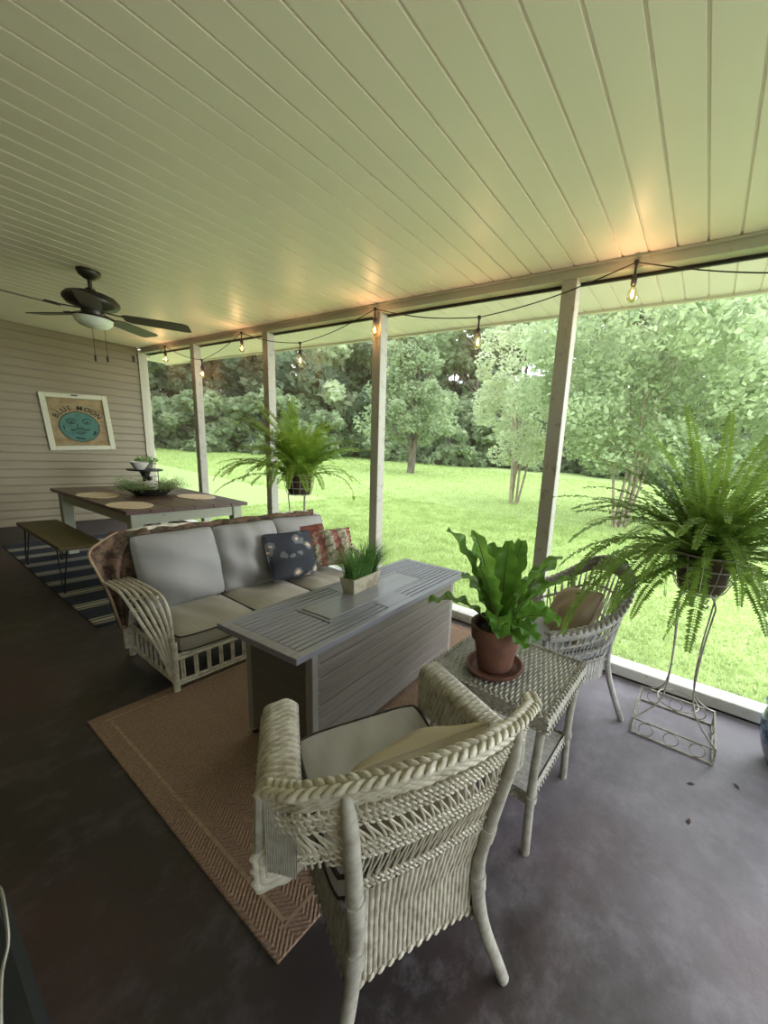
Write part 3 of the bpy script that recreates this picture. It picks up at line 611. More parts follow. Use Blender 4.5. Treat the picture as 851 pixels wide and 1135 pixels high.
def armchair_a():
    th=thing('wicker_armchair','cream wicker armchair with braided back rail seen from behind, in the foreground','chair',CA,CA_R)
    # rear poles and legs
    for s in (-1,1):
        m=MB(); e=lambda t,a=.60:tuple(back_fn(np.array(a*s),np.array(t))-V(0,.012,0))
        pts=[(s*.245,-.335,0),(s*.185,-.282,.20),(s*.166,-.270,.38),e(.25),e(.55),e(.78),tuple(back_fn(np.array(.60*s),np.array(.97))+V(0,.006,0))]
        P=spline(pts,40); m.tube(P,np.interp(np.linspace(0,1,40),[0,.2,.5,.85,1],[.0165,.019,.019,.016,.010]),12); 
        for q in (.30,.50): i=int(q*39); m.tube(P[i-1:i+2]+0,.0225,10)
        m.build('rear_leg',M_wk2,th)
        m=MB(); P=spline([(s*.275,.31,0.0),(s*.255,.285,.22),(s*.25,.275,.44)],16); m.tube(P,.017,12); m.build('front_leg',M_wk2,th)
    # seat deck + skirts
    m=MB(); weave(m,lambda u,v:np.stack([(u*2-1)*(.17+.075*v),-.25+.54*v,.395+0*u],-1),26,18,.006); m.bx(-.17,.17,-.25,.28,.375,.392); m.build('seat',M_wk2,th)
    m=MB(); weave(m,lambda u,v:back_fn((v*2-1)*.58,lerp(.30,-.44,u)),26,9,.007,sub=(2,4),lo=.6)
    braid(m,back_fn(np.linspace(-.58,.58,30),np.full(30,-.44)),.007,.012,.005); m.build('back_skirt',M_wk,th)
    for s in (-1,1):
        m=MB()
        def side(u,v):  # v along depth from rear to front, u down
            x=s*(.170+.085*v); y=-.262+.56*v; dz=lerp(.20,.10,v); return np.stack([x+s*.012*np.sin(u*PI),y+0*u,.40-dz*u],-1)
        weave(m,(lambda u,v:side(u,v)) if s>0 else (lambda u,v:side(u,1-v)),30,7,.006,sub=(2,4),lo=.6)
        v=np.linspace(0,1,20); braid(m,side(np.ones(20),v),.007,.012,.005); m.build('side_skirt',M_wk2,th)
    m=MB(); weave(m,lambda u,v:np.stack([.255-.51*v,.30+.0*u,.40-.10*u-.03*np.sin(v*PI)*u],-1),30,6,.006,sub=(2,4),lo=.6); m.build('front_skirt',M_wk2,th)
    # arms : woven rounded box sections
    for s in (-1,1):
        m=MB()
        q_=[]  # rounded rectangle outline by arc length
        for (qx,qz,a0) in ((1,1,0),(-1,1,90),(-1,-1,180),(1,-1,270)):
            for da in range(0,91,15): q_.append((qx,qz,math.radians(a0+da)))
        def outline(hw,hz,rad):
            return np.array([(qx*(hw-rad)+rad*math.cos(t_),qz*(hz-rad)+rad*math.sin(t_)) for qx,qz,t_ in q_]+[(hw,hz-rad)])
        O=outline(.05,.10,.035); dl=np.r_[0,np.cumsum(np.hypot(*np.diff(O,axis=0).T))]; dl/=dl[-1]
        def sec(u,v):
            ox=np.interp(u,dl,O[:,0])/.05; oz=np.interp(u,dl,O[:,1])/.10
            cx=s*(.316-.046*v); hw=.045+.004*v; zt_=.665-.01*v; zb=lerp(.55,.43,v); cz=(zt_+zb)/2; hz_=(zt_-zb)/2
            return np.stack([cx+ox*hw*s,-.20+.50*v+0*u,cz+oz*hz_],-1)
        weave(m,(lambda u,v:sec(u,v)) if s<0 else (lambda u,v:sec(u,v)),44,20,.007,cu=True,sub=(5,4),lo=.15)
        # front face
        def face(u,v): 
            P=sec(u,np.ones_like(u)); c=np.array([s*.27,.30,(.655+.425)/2]); return c+(P-c)*(1-v[...,None])+V(0,.012,0)*np.sin(v*PI/2)[...,None]
        weave(m,face,5,26,.005,cu=True)
        def rear(u,v):
            P=sec(u,np.zeros_like(u)); c=np.array([s*.318,-.20,.607]); return c+(P-c)*(v[...,None])
        weave(m,rear,4,20,.003,cu=True)

        m.build('arm',M_wk,th)
        # smooth wrapped panel where the rail turns down to the arm
        m=MB(); weave(m,(lambda u,v:np.stack([s*(.285+.052*v),-.262+.045*v+0*u,lerp(.815,.62,u)],-1)),14,3,.003,sub=(2,4),lo=.7); m.tube([(s*.343,-.20,.80),(s*.35,-.19,.62),(s*.345,-.17,.53)],.010,8); m.build('arm_panel',M_wk2,th)
    # back : dense band, open work
    m=MB(); weave(m,lambda u,v:back_fn(-1+2*u,lerp(.89,.985,v)),6,52,.004,sub=(3,4)); m.build('upper_band',M_wk,th)
    m=MB()
    for k,(t0,w0) in enumerate(((.31,.57),(.355,.57),(.54,.72),(.585,.95),(.63,.98),(.775,.99),(.815,.99),(.855,.99))):
        n_=int(170*w0); P=back_fn(np.linspace(-w0,w0,n_),np.full(n_,t0)); w_=np.arange(n_)*1.05
        for ph in (0,PI): 
            Q=P.copy(); Q[:,2]+=.0042*np.sin(w_+ph+k); Q[:,1]+=.0042*np.cos(w_+ph+k); m.tube(Q,.0032,5)
    m.build('twined_cords',M_wk,th)
    m=MB()
    for (t0,t1,sl,w0,NN) in ((.28,.56,.055,.55,19),(.60,.80,-.06,.93,30)):
        for i in range(NN):
            a0=-w0+2*w0*i/(NN-1)
            for dd in (0,.02):
                a=np.linspace(0,1,8); A=a0+dd+sl*np.sin((a-.5)*PI)*(1 if dd else .55); m.tube(back_fn(np.clip(A,-.99,.99),t0+(t1-t0)*a),.0028,5,cap=False)
    for i in range(44):
        a0=-.95+1.9*i/43; m.tube(back_fn(np.full(3,a0),np.array([.78,.83,.90])),.0028,4,cap=False)
        if abs(a0)<.9: m.tube(back_fn(np.full(3,a0),np.array([.53,.58,.63])),.0028,4,cap=False)
    m.build('open_stakes',M_wk,th)
    m=MB(); R=back_fn(np.linspace(-1.0,1.0,60),np.full(60,1.0)); R[:,2]+=.008
    s0=np.array([[-.372,-.235,.70],[-.373,-.237,.78]]); braid(m,R,.0105,.0110,.0100); m.tube(R-V(0,0,.012),.012,8); m.build('braided_rail',M_wk,th)
    return th
CA=(.742,.680,0); CA_R=math.radians(-27)
ch=armchair_a()
def loc2w(c,r,p): ca,sa=math.cos(r),math.sin(r); return (c[0]+p[0]*ca-p[1]*sa,c[1]+p[0]*sa+p[1]*ca,c[2]+p[2])
seat_cushion('chair_cushion','pale grey seat cushion with dark piping on the foreground wicker armchair',None,loc2w(CA,CA_R,(0,.065,.403)),CA_R,.45,.53,.085,m_fabric('pale grey chair fabric','#b2aeb0','#a29ea0'),M_pipe,seed=21,taper=.12)
fx=loc2w((0,0,0),CA_R,(1,0,0)); fy=loc2w((0,0,0),CA_R,(0,-.30,1))
M_beige=m_fabric('beige ribbed fabric','#ada08c','#9c8f7b')
cushion('chair_pillow','beige ribbed pillow leaning inside the foreground wicker armchair','pillow',None,loc2w(CA,CA_R,(.0,-.195,.650)),frame_M(fx,fy),.38,.35,.18,M_beige,seed=22)
# ---------------------------------------------------------------- wicker side table
ST=thing('wicker_side_table','square grey green wicker side table with a lower shelf, between the two armchairs','table',(1.392,.60,0),math.radians(-1))
hx,hy,zt=.225,.265,.60
m=MB(); weave(m,lambda u,v:np.stack([-hx+2*hx*u,-hy+2*hy*v,zt+0*u],-1),46,16,.006,sub=(5,3),lo=.2); m.bx(-hx,hx,-hy,hy,zt-.02,zt-.001); m.build('tabletop',M_wk2,ST)
def apron(z,dz,hx,hy):
    m=MB(); c=[(-hx,-hy),(hx,-hy),(hx,hy),(-hx,hy)]
    for i in range(4):
        a,b_=c[i],c[(i+1)%4]; weave(m,lambda u,v:np.stack([lerp(a[0],b_[0],u),lerp(a[1],b_[1],u),z-dz+dz*v],-1),4,34,.006)
        braid(m,[(*lerp(V(*a),V(*b_),k/10),z-dz) for k in range(11)],.006,.011,.005,up=(0,0,1))
    return m
apron(zt,.05,hx+.004,hy+.004).build('apron',M_wk2,ST)
m=MB(); braid(m,[(-hx,-hy,zt+.004),(hx,-hy,zt+.004)],.006,.011,.005); braid(m,[(hx,-hy,zt+.004),(hx,hy,zt+.004)],.006,.011,.005);braid(m,[(hx,hy,zt+.004),(-hx,hy,zt+.004)],.006,.011,.005);braid(m,[(-hx,hy,zt+.004),(-hx,-hy,zt+.004)],.006,.011,.005); m.build('braided_edge',M_wk2,ST)
m=MB(); weave(m,lambda u,v:np.stack([-.19+.38*v,-.215+.43*u,.235+0*u],-1),16,34,.006,sub=(2,4)); m.bx(-.19,.19,-.215,.215,.22,.234); m.build('shelf',M_wk3,ST)
apron(.24,.035,.20,.225).build('shelf_rim',M_wk2,ST)
for sx in (-1,1):
    for sy in (-1,1):
        m=MB(); m.tube(spline([(sx*(hx-.02),sy*(hy-.02),zt-.02),(sx*.205,sy*.232,.3),(sx*.215,sy*.238,0)],12),.0175,12); m.tube([(sx*.206,sy*.233,.225),(sx*.206,sy*.233,.25)],.023,12); m.build('leg',M_wk2,ST)
# bird's nest fern
BN=thing('terracotta_pot','terracotta pot with raised rim on the wicker side table','pot',(1.315,.635,.625))
M_ter=plain('terracotta','#6f4638',.7,.25,18,.15,col2='#54352c')
m=MB(); m.lathe([(.058,0),(.060,.004),(.078,.10),(.088,.104),(.092,.148),(.086,.150),(.080,.146),(.076,.12),(.0,.12)],(0,0,0),32); m.build('body',M_ter,BN)
m=MB(); m.lathe([(.075,.1205),(.04,.128),(0,.13)],(0,0,0),20); m.build('soil',plain('potting soil','#2b211a',.95,.3,60,.6),BN)
m=MB(); m.lathe([(.0,0),(.085,.0),(.10,.018),(.104,.018),(.108,.016),(.104,.002),(.088,-.008),(0,-.008)][::-1],(0,0,0),32); o=m.build('plant_saucer',M_ter); o.location=(1.315,.635,.618); o.scale=(1.12,1.12,1.0); tag(o,'terracotta saucer under the pot of the broad-leaved fern','saucer')
BF=thing('birds_nest_fern','broad wavy-leaved bright green fern growing in the terracotta pot','plant',(1.315,.635,.792)); BN.scale=(1.22,1.22,1.28); BF.scale=(1.06,1.06,1.1)
def big_leaf(az,el,L,wd,droop,wav,ph,mb,rib,twist=0):
    n=26; t=np.linspace(0,1,n); d=V(math.cos(az),math.sin(az),0); s=np.cross(d,V(0,0,1))*math.cos(twist)+V(0,0,1)*math.sin(twist)
    P=[V(.02*math.cos(az),.02*math.sin(az),0)]; ang=el-droop*t**1.6
    for i in range(n-1): P.append(P[-1]+(d*math.cos(ang[i])+V(0,0,math.sin(ang[i])))*L/(n-1))
    P=np.array(P); T=np.gradient(P,axis=0); T/=np.linalg.norm(T,axis=1)[:,None]; N=np.cross(np.broadcast_to(s,T.shape),T); N/=np.linalg.norm(N,axis=1)[:,None]
    w_=wd*(np.clip(.22+1.5*t,0,1)*np.clip((1.04-t)/.28,0,1)**.6)*(1+.10*np.sin(t*26+ph)); q=np.linspace(-1,1,9); G=np.zeros((n,9,3))
    for j,a in enumerate(q): 
        ruf=wav*a*a*np.sin(t*30+ph+(1.7 if a>0 else 0))*np.clip(t*3,0,1); G[:,j]=P+s*(w_*a)[:,None]+N*((abs(a)*.22*w_)+ruf)[:,None]
    mb.grid(G); rib.tube(P-N*.001,np.linspace(.004,.0012,n),6)
mb=MB(); rb=MB(); rr=np.random.default_rng(4)
for (az,el,L,wd,dr) in [(150,80,.40,.052,.35),(118,72,.42,.055,.5),(170,76,.29,.048,.5),(95,78,.36,.05,.4),(205,60,.22,.045,1.6),(-20,48,.40,.05,.5),(10,58,.38,.05,.4),(-45,52,.36,.05,.9),(40,62,.36,.048,.6),(60,45,.33,.046,1.2),(-75,45,.24,.045,1.4),(-110,42,.20,.042,1.5),(-5,36,.34,.05,.9),(-150,50,.20,.04,1.6),(-30,25,.27,.045,1.0),(240,30,.17,.04,1.4),(-62,70,.33,.05,.5),(20,75,.33,.045,.3),(135,50,.3,.045,1.3)]:
    big_leaf(math.radians(az),math.radians(el),L,wd,dr,.013,rr.random()*6,mb,rb,rr.normal(0,.15))
mb.build('fronds',leafmat('birds nest leaf','#3f6a26','#64943a','#a8cf60',.42,.36,7),BF); rb.build('midribs',plain('dark midrib','#4a4a22',.6),BF)
# ---------------------------------------------------------------- far armchair by the screen
CB=(2.10,.62,0); CB_R=math.radians(52)
def armchair_b():
    th=thing('wicker_armchair','pale grey tub-shaped wicker armchair with lattice back beside the screen','chair',CB,CB_R)
    def rail(s):
        A=np.abs(s); x=np.sign(s)*np.interp(A,[0,.25,.45,.6,.8,1],[0,.19,.29,.325,.33,.29]); y=np.interp(A,[0,.25,.45,.6,.8,1],[-.37,-.335,-.22,-.08,.12,.27]); z=np.interp(A,[0,.15,.3,.45,.6,.8,1],[.90,.885,.82,.72,.655,.625,.61]); return np.stack([x,y,z],-1)
    def base(s):
        A=np.abs(s); x=np.sign(s)*np.interp(A,[0,.25,.45,.6,.8,1],[0,.14,.22,.245,.26,.26]); y=np.interp(A,[0,.25,.45,.6,.8,1],[-.25,-.24,-.19,-.08,.10,.24]); return np.stack([x,y,.40+0*x],-1)
    def sm(f,n=90):
        s=np.linspace(-1,1,n); P=f(s); k=np.ones(9)/9
        Q=np.stack([np.convolve(np.pad(P[:,i],4,mode='edge'),k,'valid') for i in range(3)],-1); return s,Q
    s,R=sm(rail); _,B=sm(base)
    def srf(a,t): 
        f=lambda Q:np.stack([np.interp(a,s,Q[:,i]) for i in range(3)],-1); t=np.asarray(t)[...,None]; return f(B)*(1-t)+f(R)*t
    m=MB(); weave(m,lambda u,v:np.stack([(u*2-1)*(.21+.05*v),-.235+.48*v,.395+0*u],-1),24,16,.006); m.bx(-.21,.21,-.23,.24,.375,.392); m.build('seat',M_wk3,th)
    for sg in (-1,1):
        m=MB(); m.tube(spline([(sg*.265,-.335,0),(sg*.215,-.25,.25),(sg*.20,-.225,.42),tuple(srf(np.array(sg*.36),np.array(.55))),tuple(srf(np.array(sg*.38),np.array(.97)))],24),.017,12); m.build('rear_leg',M_wk3,th)
        m=MB(); m.tube(spline([(sg*.285,.29,0),(sg*.262,.25,.3),(sg*.285,.262,.60)],14),.016,12); m.build('front_leg',M_wk3,th)
    m=MB()
    for i in range(76):
        a0=-.97+1.94*i/75; k=np.linspace(0,1,6)
        sl=.035*(1 if i%2 else -1); m.tube(srf(a0+sl*(k-.5),k*.98),.0042,5,cap=False)
    for t0 in (.06,.34,.66,.92):
        P=srf(np.linspace(-.98,.98,160),np.full(160,t0)); w_=np.arange(160)*.9
        for ph in (0,PI): Q=P.copy(); Q[:,2]+=.005*np.sin(w_+ph); Q[:,:2]*=(1+.012*np.cos(w_+ph))[:,None]; m.tube(Q,.0042,5)
    m.build('back_lattice',M_wk3,th)
    m=MB(); weave(m,lambda u,v:srf(lerp(-.99,.99,u),lerp(.86,1.0,v)),5,90,.006); m.build('upper_band',M_wk3,th)
    m=MB(); m.tube(R,.020,8); braid(m,R+V(0,0,.018),.014,.017,.012); m.build('braided_rail',M_wk3,th)
    def sk(a,u): 
        f=np.stack([np.interp(a,s,B[:,i]) for i in range(3)],-1); f=f.copy(); dz=(.12+.0*a)*u; f[...,2]-=dz; return f
    m=MB(); weave(m,lambda u,v:sk(lerp(-1,1,v),u),70,6,.005,sub=(2,4),lo=.6)
    weave(m,lambda u,v:np.stack([lerp(.255,-.255,v),.245+.01*np.sin(u*PI),.40-.12*u],-1),26,6,.005,sub=(2,4),lo=.6); m.build('skirt',M_wk3,th)
    return th
armchair_b()
seat_cushion('chair_cushion','grey seat cushion on the far armchair beside the screen',None,loc2w(CB,CB_R,(0,.02,.403)),CB_R,.49,.49,.09,m_fabric('grey chair fabric','#a2a5a8','#909396'),M_pipe,seed=31,taper=.12)
fx=loc2w((0,0,0),CB_R,(1,0,0)); fy=loc2w((0,0,0),CB_R,(.25,-.75,1)); fx2=loc2w((0,0,0),CB_R,(1,0,-.25))
cushion('chair_pillow','plain beige square pillow slumped in the far wicker armchair','pillow',None,loc2w(CB,CB_R,(-.04,-.06,.60)),frame_M(fx2,fy),.37,.34,.20,m_fabric('oatmeal fabric','#a1917d','#8f806c'),seed=32)
# ---------------------------------------------------------------- plant stand with fern at the screen
def wire(m,pts,r=.004,n=20,closed=False): m.tube(spline(pts,n) if not closed else np.asarray(pts),r,6,closed=closed)
M_wire=plain('weathered white wire','#a39d92',.5,.35,40,.1,col2='#6d655b')
def basket_wires(th,z0,r0,r1,h,nv=12,mat=None,r=.0035):
    m=MB()
    for k in range(4): f=k/3; m.tube(circle((0,0,z0+h*f),r0+(r1-r0)*f**.6,40),r if k<3 else r*1.3,6,closed=True)
    for i in range(nv):
        a=2*PI*i/nv; P=[(0,0,z0),(r0*.6*math.cos(a),r0*.6*math.sin(a),z0-.002)]+[((r0+(r1-r0)*f**.6)*math.cos(a),(r0+(r1-r0)*f**.6)*math.sin(a),z0+h*f) for f in (0.02,.33,.66,1)]
        wire(m,P,r*.8,14)
    m.build('basket',mat or M_wire,th)
def plant_stand():
    th=thing('plant_stand','tall white wire plant stand with ring-pattern square base by the screen','plant stand',(2.31,-.06,0))
    ax,ay=.178,.20; m=MB()
    for z in (.006,.092): 
        for c0,c1 in (((-ax,-ay),(ax,-ay)),((ax,-ay),(ax,ay)),((ax,ay),(-ax,ay)),((-ax,ay),(-ax,-ay))): m.beam((*c0,z),(*c1,z),.008,.008)
    for sx in (-1,1):
        for sy in (-1,1): m.beam((sx*ax,sy*ay,0),(sx*ax,sy*ay,.096),.009,.009,up=(1,0,0))
    m.build('base_frame',M_wire,th,smooth=False)
    for sx in (-1,1):
        for k in (-1,0,1): m=MB(); m.tube(circle((sx*ax,k*.125,.049),.036,24,'x'),.0028,6,closed=True); m.build('ring',M_wire,th)
    for sy in (-1,1):
        for k in (-.5,.5): m=MB(); m.tube(circle((k*.17,sy*ay,.049),.036,24,'y'),.0028,6,closed=True); m.build('ring',M_wire,th)
    m=MB(); m.tube(circle((0,0,.185),.105,36),.004,6,closed=True); m.build('hoop',M_wire,th)
    for sx in (-1,1):
        for sy in (-1,1):
            m=MB(); wire(m,[(sx*ax,sy*ay,.094),(sx*.135,sy*.15,.125),(sx*.085,sy*.085,.20),(sx*.062,sy*.064,.33),(sx*.066,sy*.068,.55),(sx*.082,sy*.082,.74),(sx*.085,sy*.085,.80),(sx*.062,sy*.062,.845),(sx*.032,sy*.032,.83),(sx*.028,sy*.028,.79),(sx*.045,sy*.045,.775),(sx*.055,sy*.055,.795)],.0048,46); m.build('leg',M_wire,th)
    m=MB(); m.tube(circle((0,0,.85),.095,30),.0045,6,closed=True); m.build('top_ring',M_wire,th)
    basket_wires(th,.856,.10,.178,.21,14); return th
plant_stand()
M_coco=plain('coconut fibre liner','#4a3a26',.98,.5,55,.9,col2='#2c2418',bd=.01,stretch=(1,1,.4))
def liner(name,label,loc,r0,r1,h):
    m=MB(); m.lathe([(0,0),(r0*.9,0),(r0,.01),(r1,h),(r1-.015,h),(r1-.02,h-.03),(0,h-.03)],(0,0,0),30); o=m.build(name,M_coco); o.location=loc; return tag(o,label,'planter')
liner('fibre_planter','brown coconut fibre planter held in the tall wire stand by the screen',(2.31,-.06,.862),.11,.138,.20)
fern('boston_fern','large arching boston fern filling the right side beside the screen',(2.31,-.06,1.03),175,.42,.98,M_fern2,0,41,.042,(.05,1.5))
# ---------------------------------------------------------------- fern behind the sofa
def stand2():
    th=thing('plant_stand','wire plant stand behind the sofa carrying the smaller fern','plant stand',(2.33,3.47,0))
    for k in range(3):
        a=2*PI*k/3+.4; m=MB(); wire(m,[(.17*math.cos(a),.17*math.sin(a),.004),(.10*math.cos(a),.10*math.sin(a),.3),(.08*math.cos(a),.08*math.sin(a),.6),(.10*math.cos(a),.10*math.sin(a),.945)],.006,20); m.build('leg',M_wire,th)
    m=MB(); m.tube(circle((0,0,.3),.10,24),.004,6,closed=True); m.build('brace_ring',M_wire,th)
    basket_wires(th,.95,.10,.145,.20,12); return th
stand2()
liner('fibre_planter','brown coconut fibre planter in the wire basket behind the sofa',(2.33,3.47,.956),.10,.125,.20)
fern('boston_fern','upright boston fern on the stand behind the sofa',(2.33,3.47,1.12),110,.45,.90,M_fern,0,52,.05,(.22,1.6))
# ---------------------------------------------------------------- dining table and its things
DT=thing('dining_table','farmhouse dining table with dark brown top and sage painted legs','table',(1.70,5.27,.008),math.radians(2.5))
M_dtop=m_planks('dark stained planks','#4a3530','#6a4e47',1,.35); M_sage=m_paint('sage white paint','#a3a492','#7d7c6c',.72)
dx,dy=.535,.96
for i in range(6):
    w_=2*dx/6; m=MB(); m.bx(-dx+w_*i+.001,-dx+w_*(i+1)-.001,-dy,dy,.717,.752,.003); m.build('top_plank',M_dtop,DT,smooth=False)
m=MB(); m.bx(-dx+.06,dx-.06,-dy+.06,-dy+.085,.61,.717); m.bx(-dx+.06,dx-.06,dy-.085,dy-.06,.61,.717); m.bx(-dx+.06,-dx+.085,-dy+.06,dy-.06,.61,.717); m.bx(dx-.085,dx-.06,-dy+.06,dy-.06,.61,.717); m.build('apron',M_sage,DT,smooth=False)
for sx in (-1,1):
    for sy in (-1,1): m=MB(); m.box((sx*(dx-.09),sy*(dy-.09),.358),(.09,.09,.717),0,.006); m.build('leg',M_sage,DT,smooth=False)
BE=thing('wooden_bench','low brown plank bench on black hairpin legs beside the dining table','bench',(.96,5.24,.008),math.radians(.7))
m=MB(); m.box((0,0,.425),(.29,1.40,.035),0,.005); m.build('seat',m_planks('olive brown plank','#4d4329','#665a3a',1,.5),BE,smooth=False)
for sx in (-1,1):
    for sy in (-1,1):
        m=MB(); c=(sx*.11,sy*.60); wire(m,[(c[0]-.035*sx,c[1],.408),(c[0]+.005*sx,c[1]+sy*.0,.1),(c[0]+.012*sx,c[1],.006),(c[0]+.02*sx,c[1]-sy*.012,.1),(c[0]+.01*sx,c[1]-sy*.08,.408)],.0055,26); m.build('hairpin_leg',M_black,BE)
def m_mat():
    t=NT('woven placemat'); o=t.obj(); wv=t.n('ShaderNodeTexWave',wave_type='RINGS',rings_direction='Z'); wv.inputs['Scale'].default_value=16; t.l(o,wv.inputs[0]); f=wv.outputs[1]
    t.col(t.mix(f,S('#bfa98a'),S('#decdb2'))); t.b.inputs['Roughness'].default_value=.9; t.bump(f,.4,.004); return t.m
M_mat=m_mat()
m=MB(); a=circle((0,0,0),.16,36,'z',.23); prof=[(1,.0),(1.015,.003),(1,.006),(.85,.0055),(.5,.0055),(.01,.0055)]; G=np.stack([np.c_[a[:,:2]*k,np.full(36,z)] for k,z in prof],1); m.grid(G,cu=True); pm=m.build('placemat',M_mat)
pl=['round woven straw placemat at the far left side of the dining table','round woven straw placemat at the near left of the dining table','round woven straw placemat at the right side of the dining table']
for i,(x,y,r) in enumerate([(1.32,5.42,0),(1.34,4.62,0),(2.02,4.93,.1)]):
    o=pm if i==0 else pm.copy()
    if i: scn.collection.objects.link(o)
    o.location=(x,y,.7605); o.rotation_euler=(0,0,r); tag(o,pl[i],'placemat','straw placemats on the dining table')
CP=thing('greenery_basket','dark shallow basket overflowing with green sprigs on the dining table','basket',(1.72,5.28,.7605)); CP.scale=(1.3,1.2,1.35)
m=MB(); m.lathe([(.0,0),(.10,0),(.17,.055),(.175,.06),(.165,.058),(.10,.012),(0,.012)],(0,0,0),28); m.build('basket',plain('dark woven basket','#2e2a1c',.9,.4,50,.6),CP)
T=[]
for i in range(430):
    az=rng.random()*2*PI; r0=.14*math.sqrt(rng.random()); el=rng.uniform(.25,1.2); L=rng.uniform(.10,.22); d=V(math.cos(az)*math.cos(el),math.sin(az)*math.cos(el),math.sin(el)*.8); b0=V(r0*math.cos(az),r0*math.sin(az),.05)
    if r0<.07: continue
    for k in range(10):
        p=b0+d*L*(k+1)/10-V(0,0,.03)*((k+1)/10)**2; q=nrm(rng.normal(size=3)); s_=nrm(np.cross(d,q)); ll=.022*(1.2-k/12); T.append([p,p+s_*ll*.5+d*ll*.4,p+s_*ll+d*ll*.5,p+s_*ll*.5-d*ll*.0])
tri_soup('sprigs',T,leafmat('sprig leaf','#6a7c54','#9aac7c','#b8c88e',.3,.6,20),CP)
CJ=thing('lidded_jar','small white lidded jar with black knob in the greenery basket','jar',(1.72,5.28,.7785)); CJ.scale=(1.25,1.25,1.35)
m=MB(); m.lathe([(0,0),(.04,0),(.052,.03),(.054,.075),(.05,.08),(0,.08)],(0,0,0),24); m.build('body',plain('white enamel','#cfccc2',.35,.05),CJ)
m=MB(); m.lathe([(.054,.081),(.053,.09),(.02,.104),(0,.105)],(0,0,0),24); m.build('lid',plain('white enamel','#cfccc2',.35,.05),CJ)
m=MB(); m.lathe([(.010,.104),(.012,.11),(.022,.125),(.012,.14),(0,.145)],(0,0,0),16); m.build('knob',M_black,CJ)
# black tiered stand by the end wall with bowl and succulent
TS=thing('tiered_stand','small black metal tiered stand near the siding wall behind the dining table','stand',(2.22,6.95,0))
m=MB(); m.lathe([(0,.885),(.20,.885),(.205,.89),(.205,.9),(.2,.905),(0,.905)],(0,0,0),30); m.build('top_tray',M_black,TS)
m=MB(); m.lathe([(.13,0),(.13,.012),(.03,.03),(.025,.5),(.035,.78),(.07,.885)],(0,0,0),20); m.build('column',M_black,TS)
m=MB(); wire(m,[(.15,0,.886),(.15,0,.6),(.15,0,.004)],.007,10); wire(m,[(.17,.02,.80),(.02,0,.79)],.005,4); wire(m,[(.17,.02,.72),(.02,0,.71)],.005,4); m.build('side_bracket',M_black,TS)
m=MB(); m.lathe([(0,0),(.05,0),(.06,.012),(.10,.085),(.105,.105),(.098,.105),(.09,.08),(.05,.02),(0,.02)],(0,0,0),26); o=m.build('white_bowl',plain('white stoneware','#c9c6bf',.4,.05)); o.location=(2.14,6.88,.906); tag(o,'white footed bowl on the black stand by the siding wall','bowl')
SP=thing('potted_succulent','small grey pot with green succulent beside the white bowl','plant',(2.28,7.02,.906))
m=MB(); m.lathe([(0,0),(.05,0),(.065,.09),(.058,.09),(.05,.07),(0,.07)],(0,0,0),20); m.build('pot',plain('grey ceramic','#77786f',.5),SP)
T=[]
for i in range(260):
    d=nrm(rng.normal(size=3)*V(1,1,.6)+V(0,0,.5)); p=V(-.02,0,.10)+d*V(.13,.10,.08)*rng.random()**.4; s_=nrm(rng.normal(size=3)); q=nrm(np.cross(d,s_)); T.append([p,p+s_*.014+d*.012,p+d*.03,p-s_*.014+d*.012])
tri_soup('leaves',T,leafmat('succulent leaf','#5f8048','#8fae66','#a6c27a',.25,.5,20),SP)
# ---------------------------------------------------------------- wall sign
SG=thing('framed_sign','square white-framed blue moon sign hanging on the siding wall','sign',(1.86,YW-.02,1.50))
SG.rotation_euler=(0,math.radians(-3.5),0)
sw,sh=.36,.405
M_fr=m_paint('white distressed frame','#c4c2ae','#8b8672',.7); fw=.062
m=MB()
for s in (-1,1): m.box((s*(sw-fw/2),-.018,0),(fw,.036,2*sh),0,.004); m.box((0,-.0175,s*(sh-fw/2)),(2*sw-2*fw+.002,.035,fw),0,.004)
m.build('frame',M_fr,SG,smooth=False)
m=MB(); m.box((0,-.008,0),(2*(sw-fw)+.01,.008,2*(sh-fw)+.01)); m.build('panel',plain('aged tan board','#a3906c',.8,.3,9,col2='#7d6647'),SG,smooth=False)
m=MB(); m.box((0,-.04,sh-.022),(.07,.012,.02),0,.004); m.build('hanger',M_bronze,SG,smooth=False)
m=MB(); cz=-.065; rx,rz_=.215,.215
def disc(m,c,rx,rz,y,n=40): 
    P=circle((c[0],y,c[1]),rx,n,'y',rz); m.add(np.vstack([P,P+V(0,.004,0)]),[tuple(range(n))[::1],tuple(range(2*n-1,n-1,-1))]+[(i,(i+1)%n,n+(i+1)%n,n+i) for i in range(n)])
disc(m,(0,cz),rx,rz_,-.0165); m.build('moon_disc',plain('teal painted moon','#4f7a70',.7,.3,14,col2='#3c6560'),SG,smooth=False)
M_ink=plain('dark paint','#28352f',.8)
m=MB(); m.tube(circle((0,-.0175,cz),rx,60,'y'),.004,5,closed=True)
def ink(pts,r=.005,n=14): m.tube(spline([(x,-.0185,cz+z) for x,z in pts],n),r,5,flat=1)
for ex in (-.085,.085):
    ink([(ex-.05,.075),(ex-.02,.11),(ex+.03,.112),(ex+.055,.085)],.005); ink([(ex-.04,.055),(ex,.08),(ex+.04,.055),(ex,.04),(ex-.04,.055)],.0035,20)
    m.ball((ex+.005,-.0185,cz+.06),(.012,.004,.012))
ink([(-.012,.05),(-.03,-.005),(-.012,-.022),(.018,-.022),(.03,-.005)],.004); 
ink([(-.105,-.05),(-.05,-.035),(-.015,-.026),(0,-.032),(.015,-.026),(.05,-.035),(.11,-.045)],.0055,20); ink([(-.09,-.052),(0,-.062),(.09,-.05)],.004); ink([(-.055,-.085),(0,-.095),(.05,-.085)],.0065)
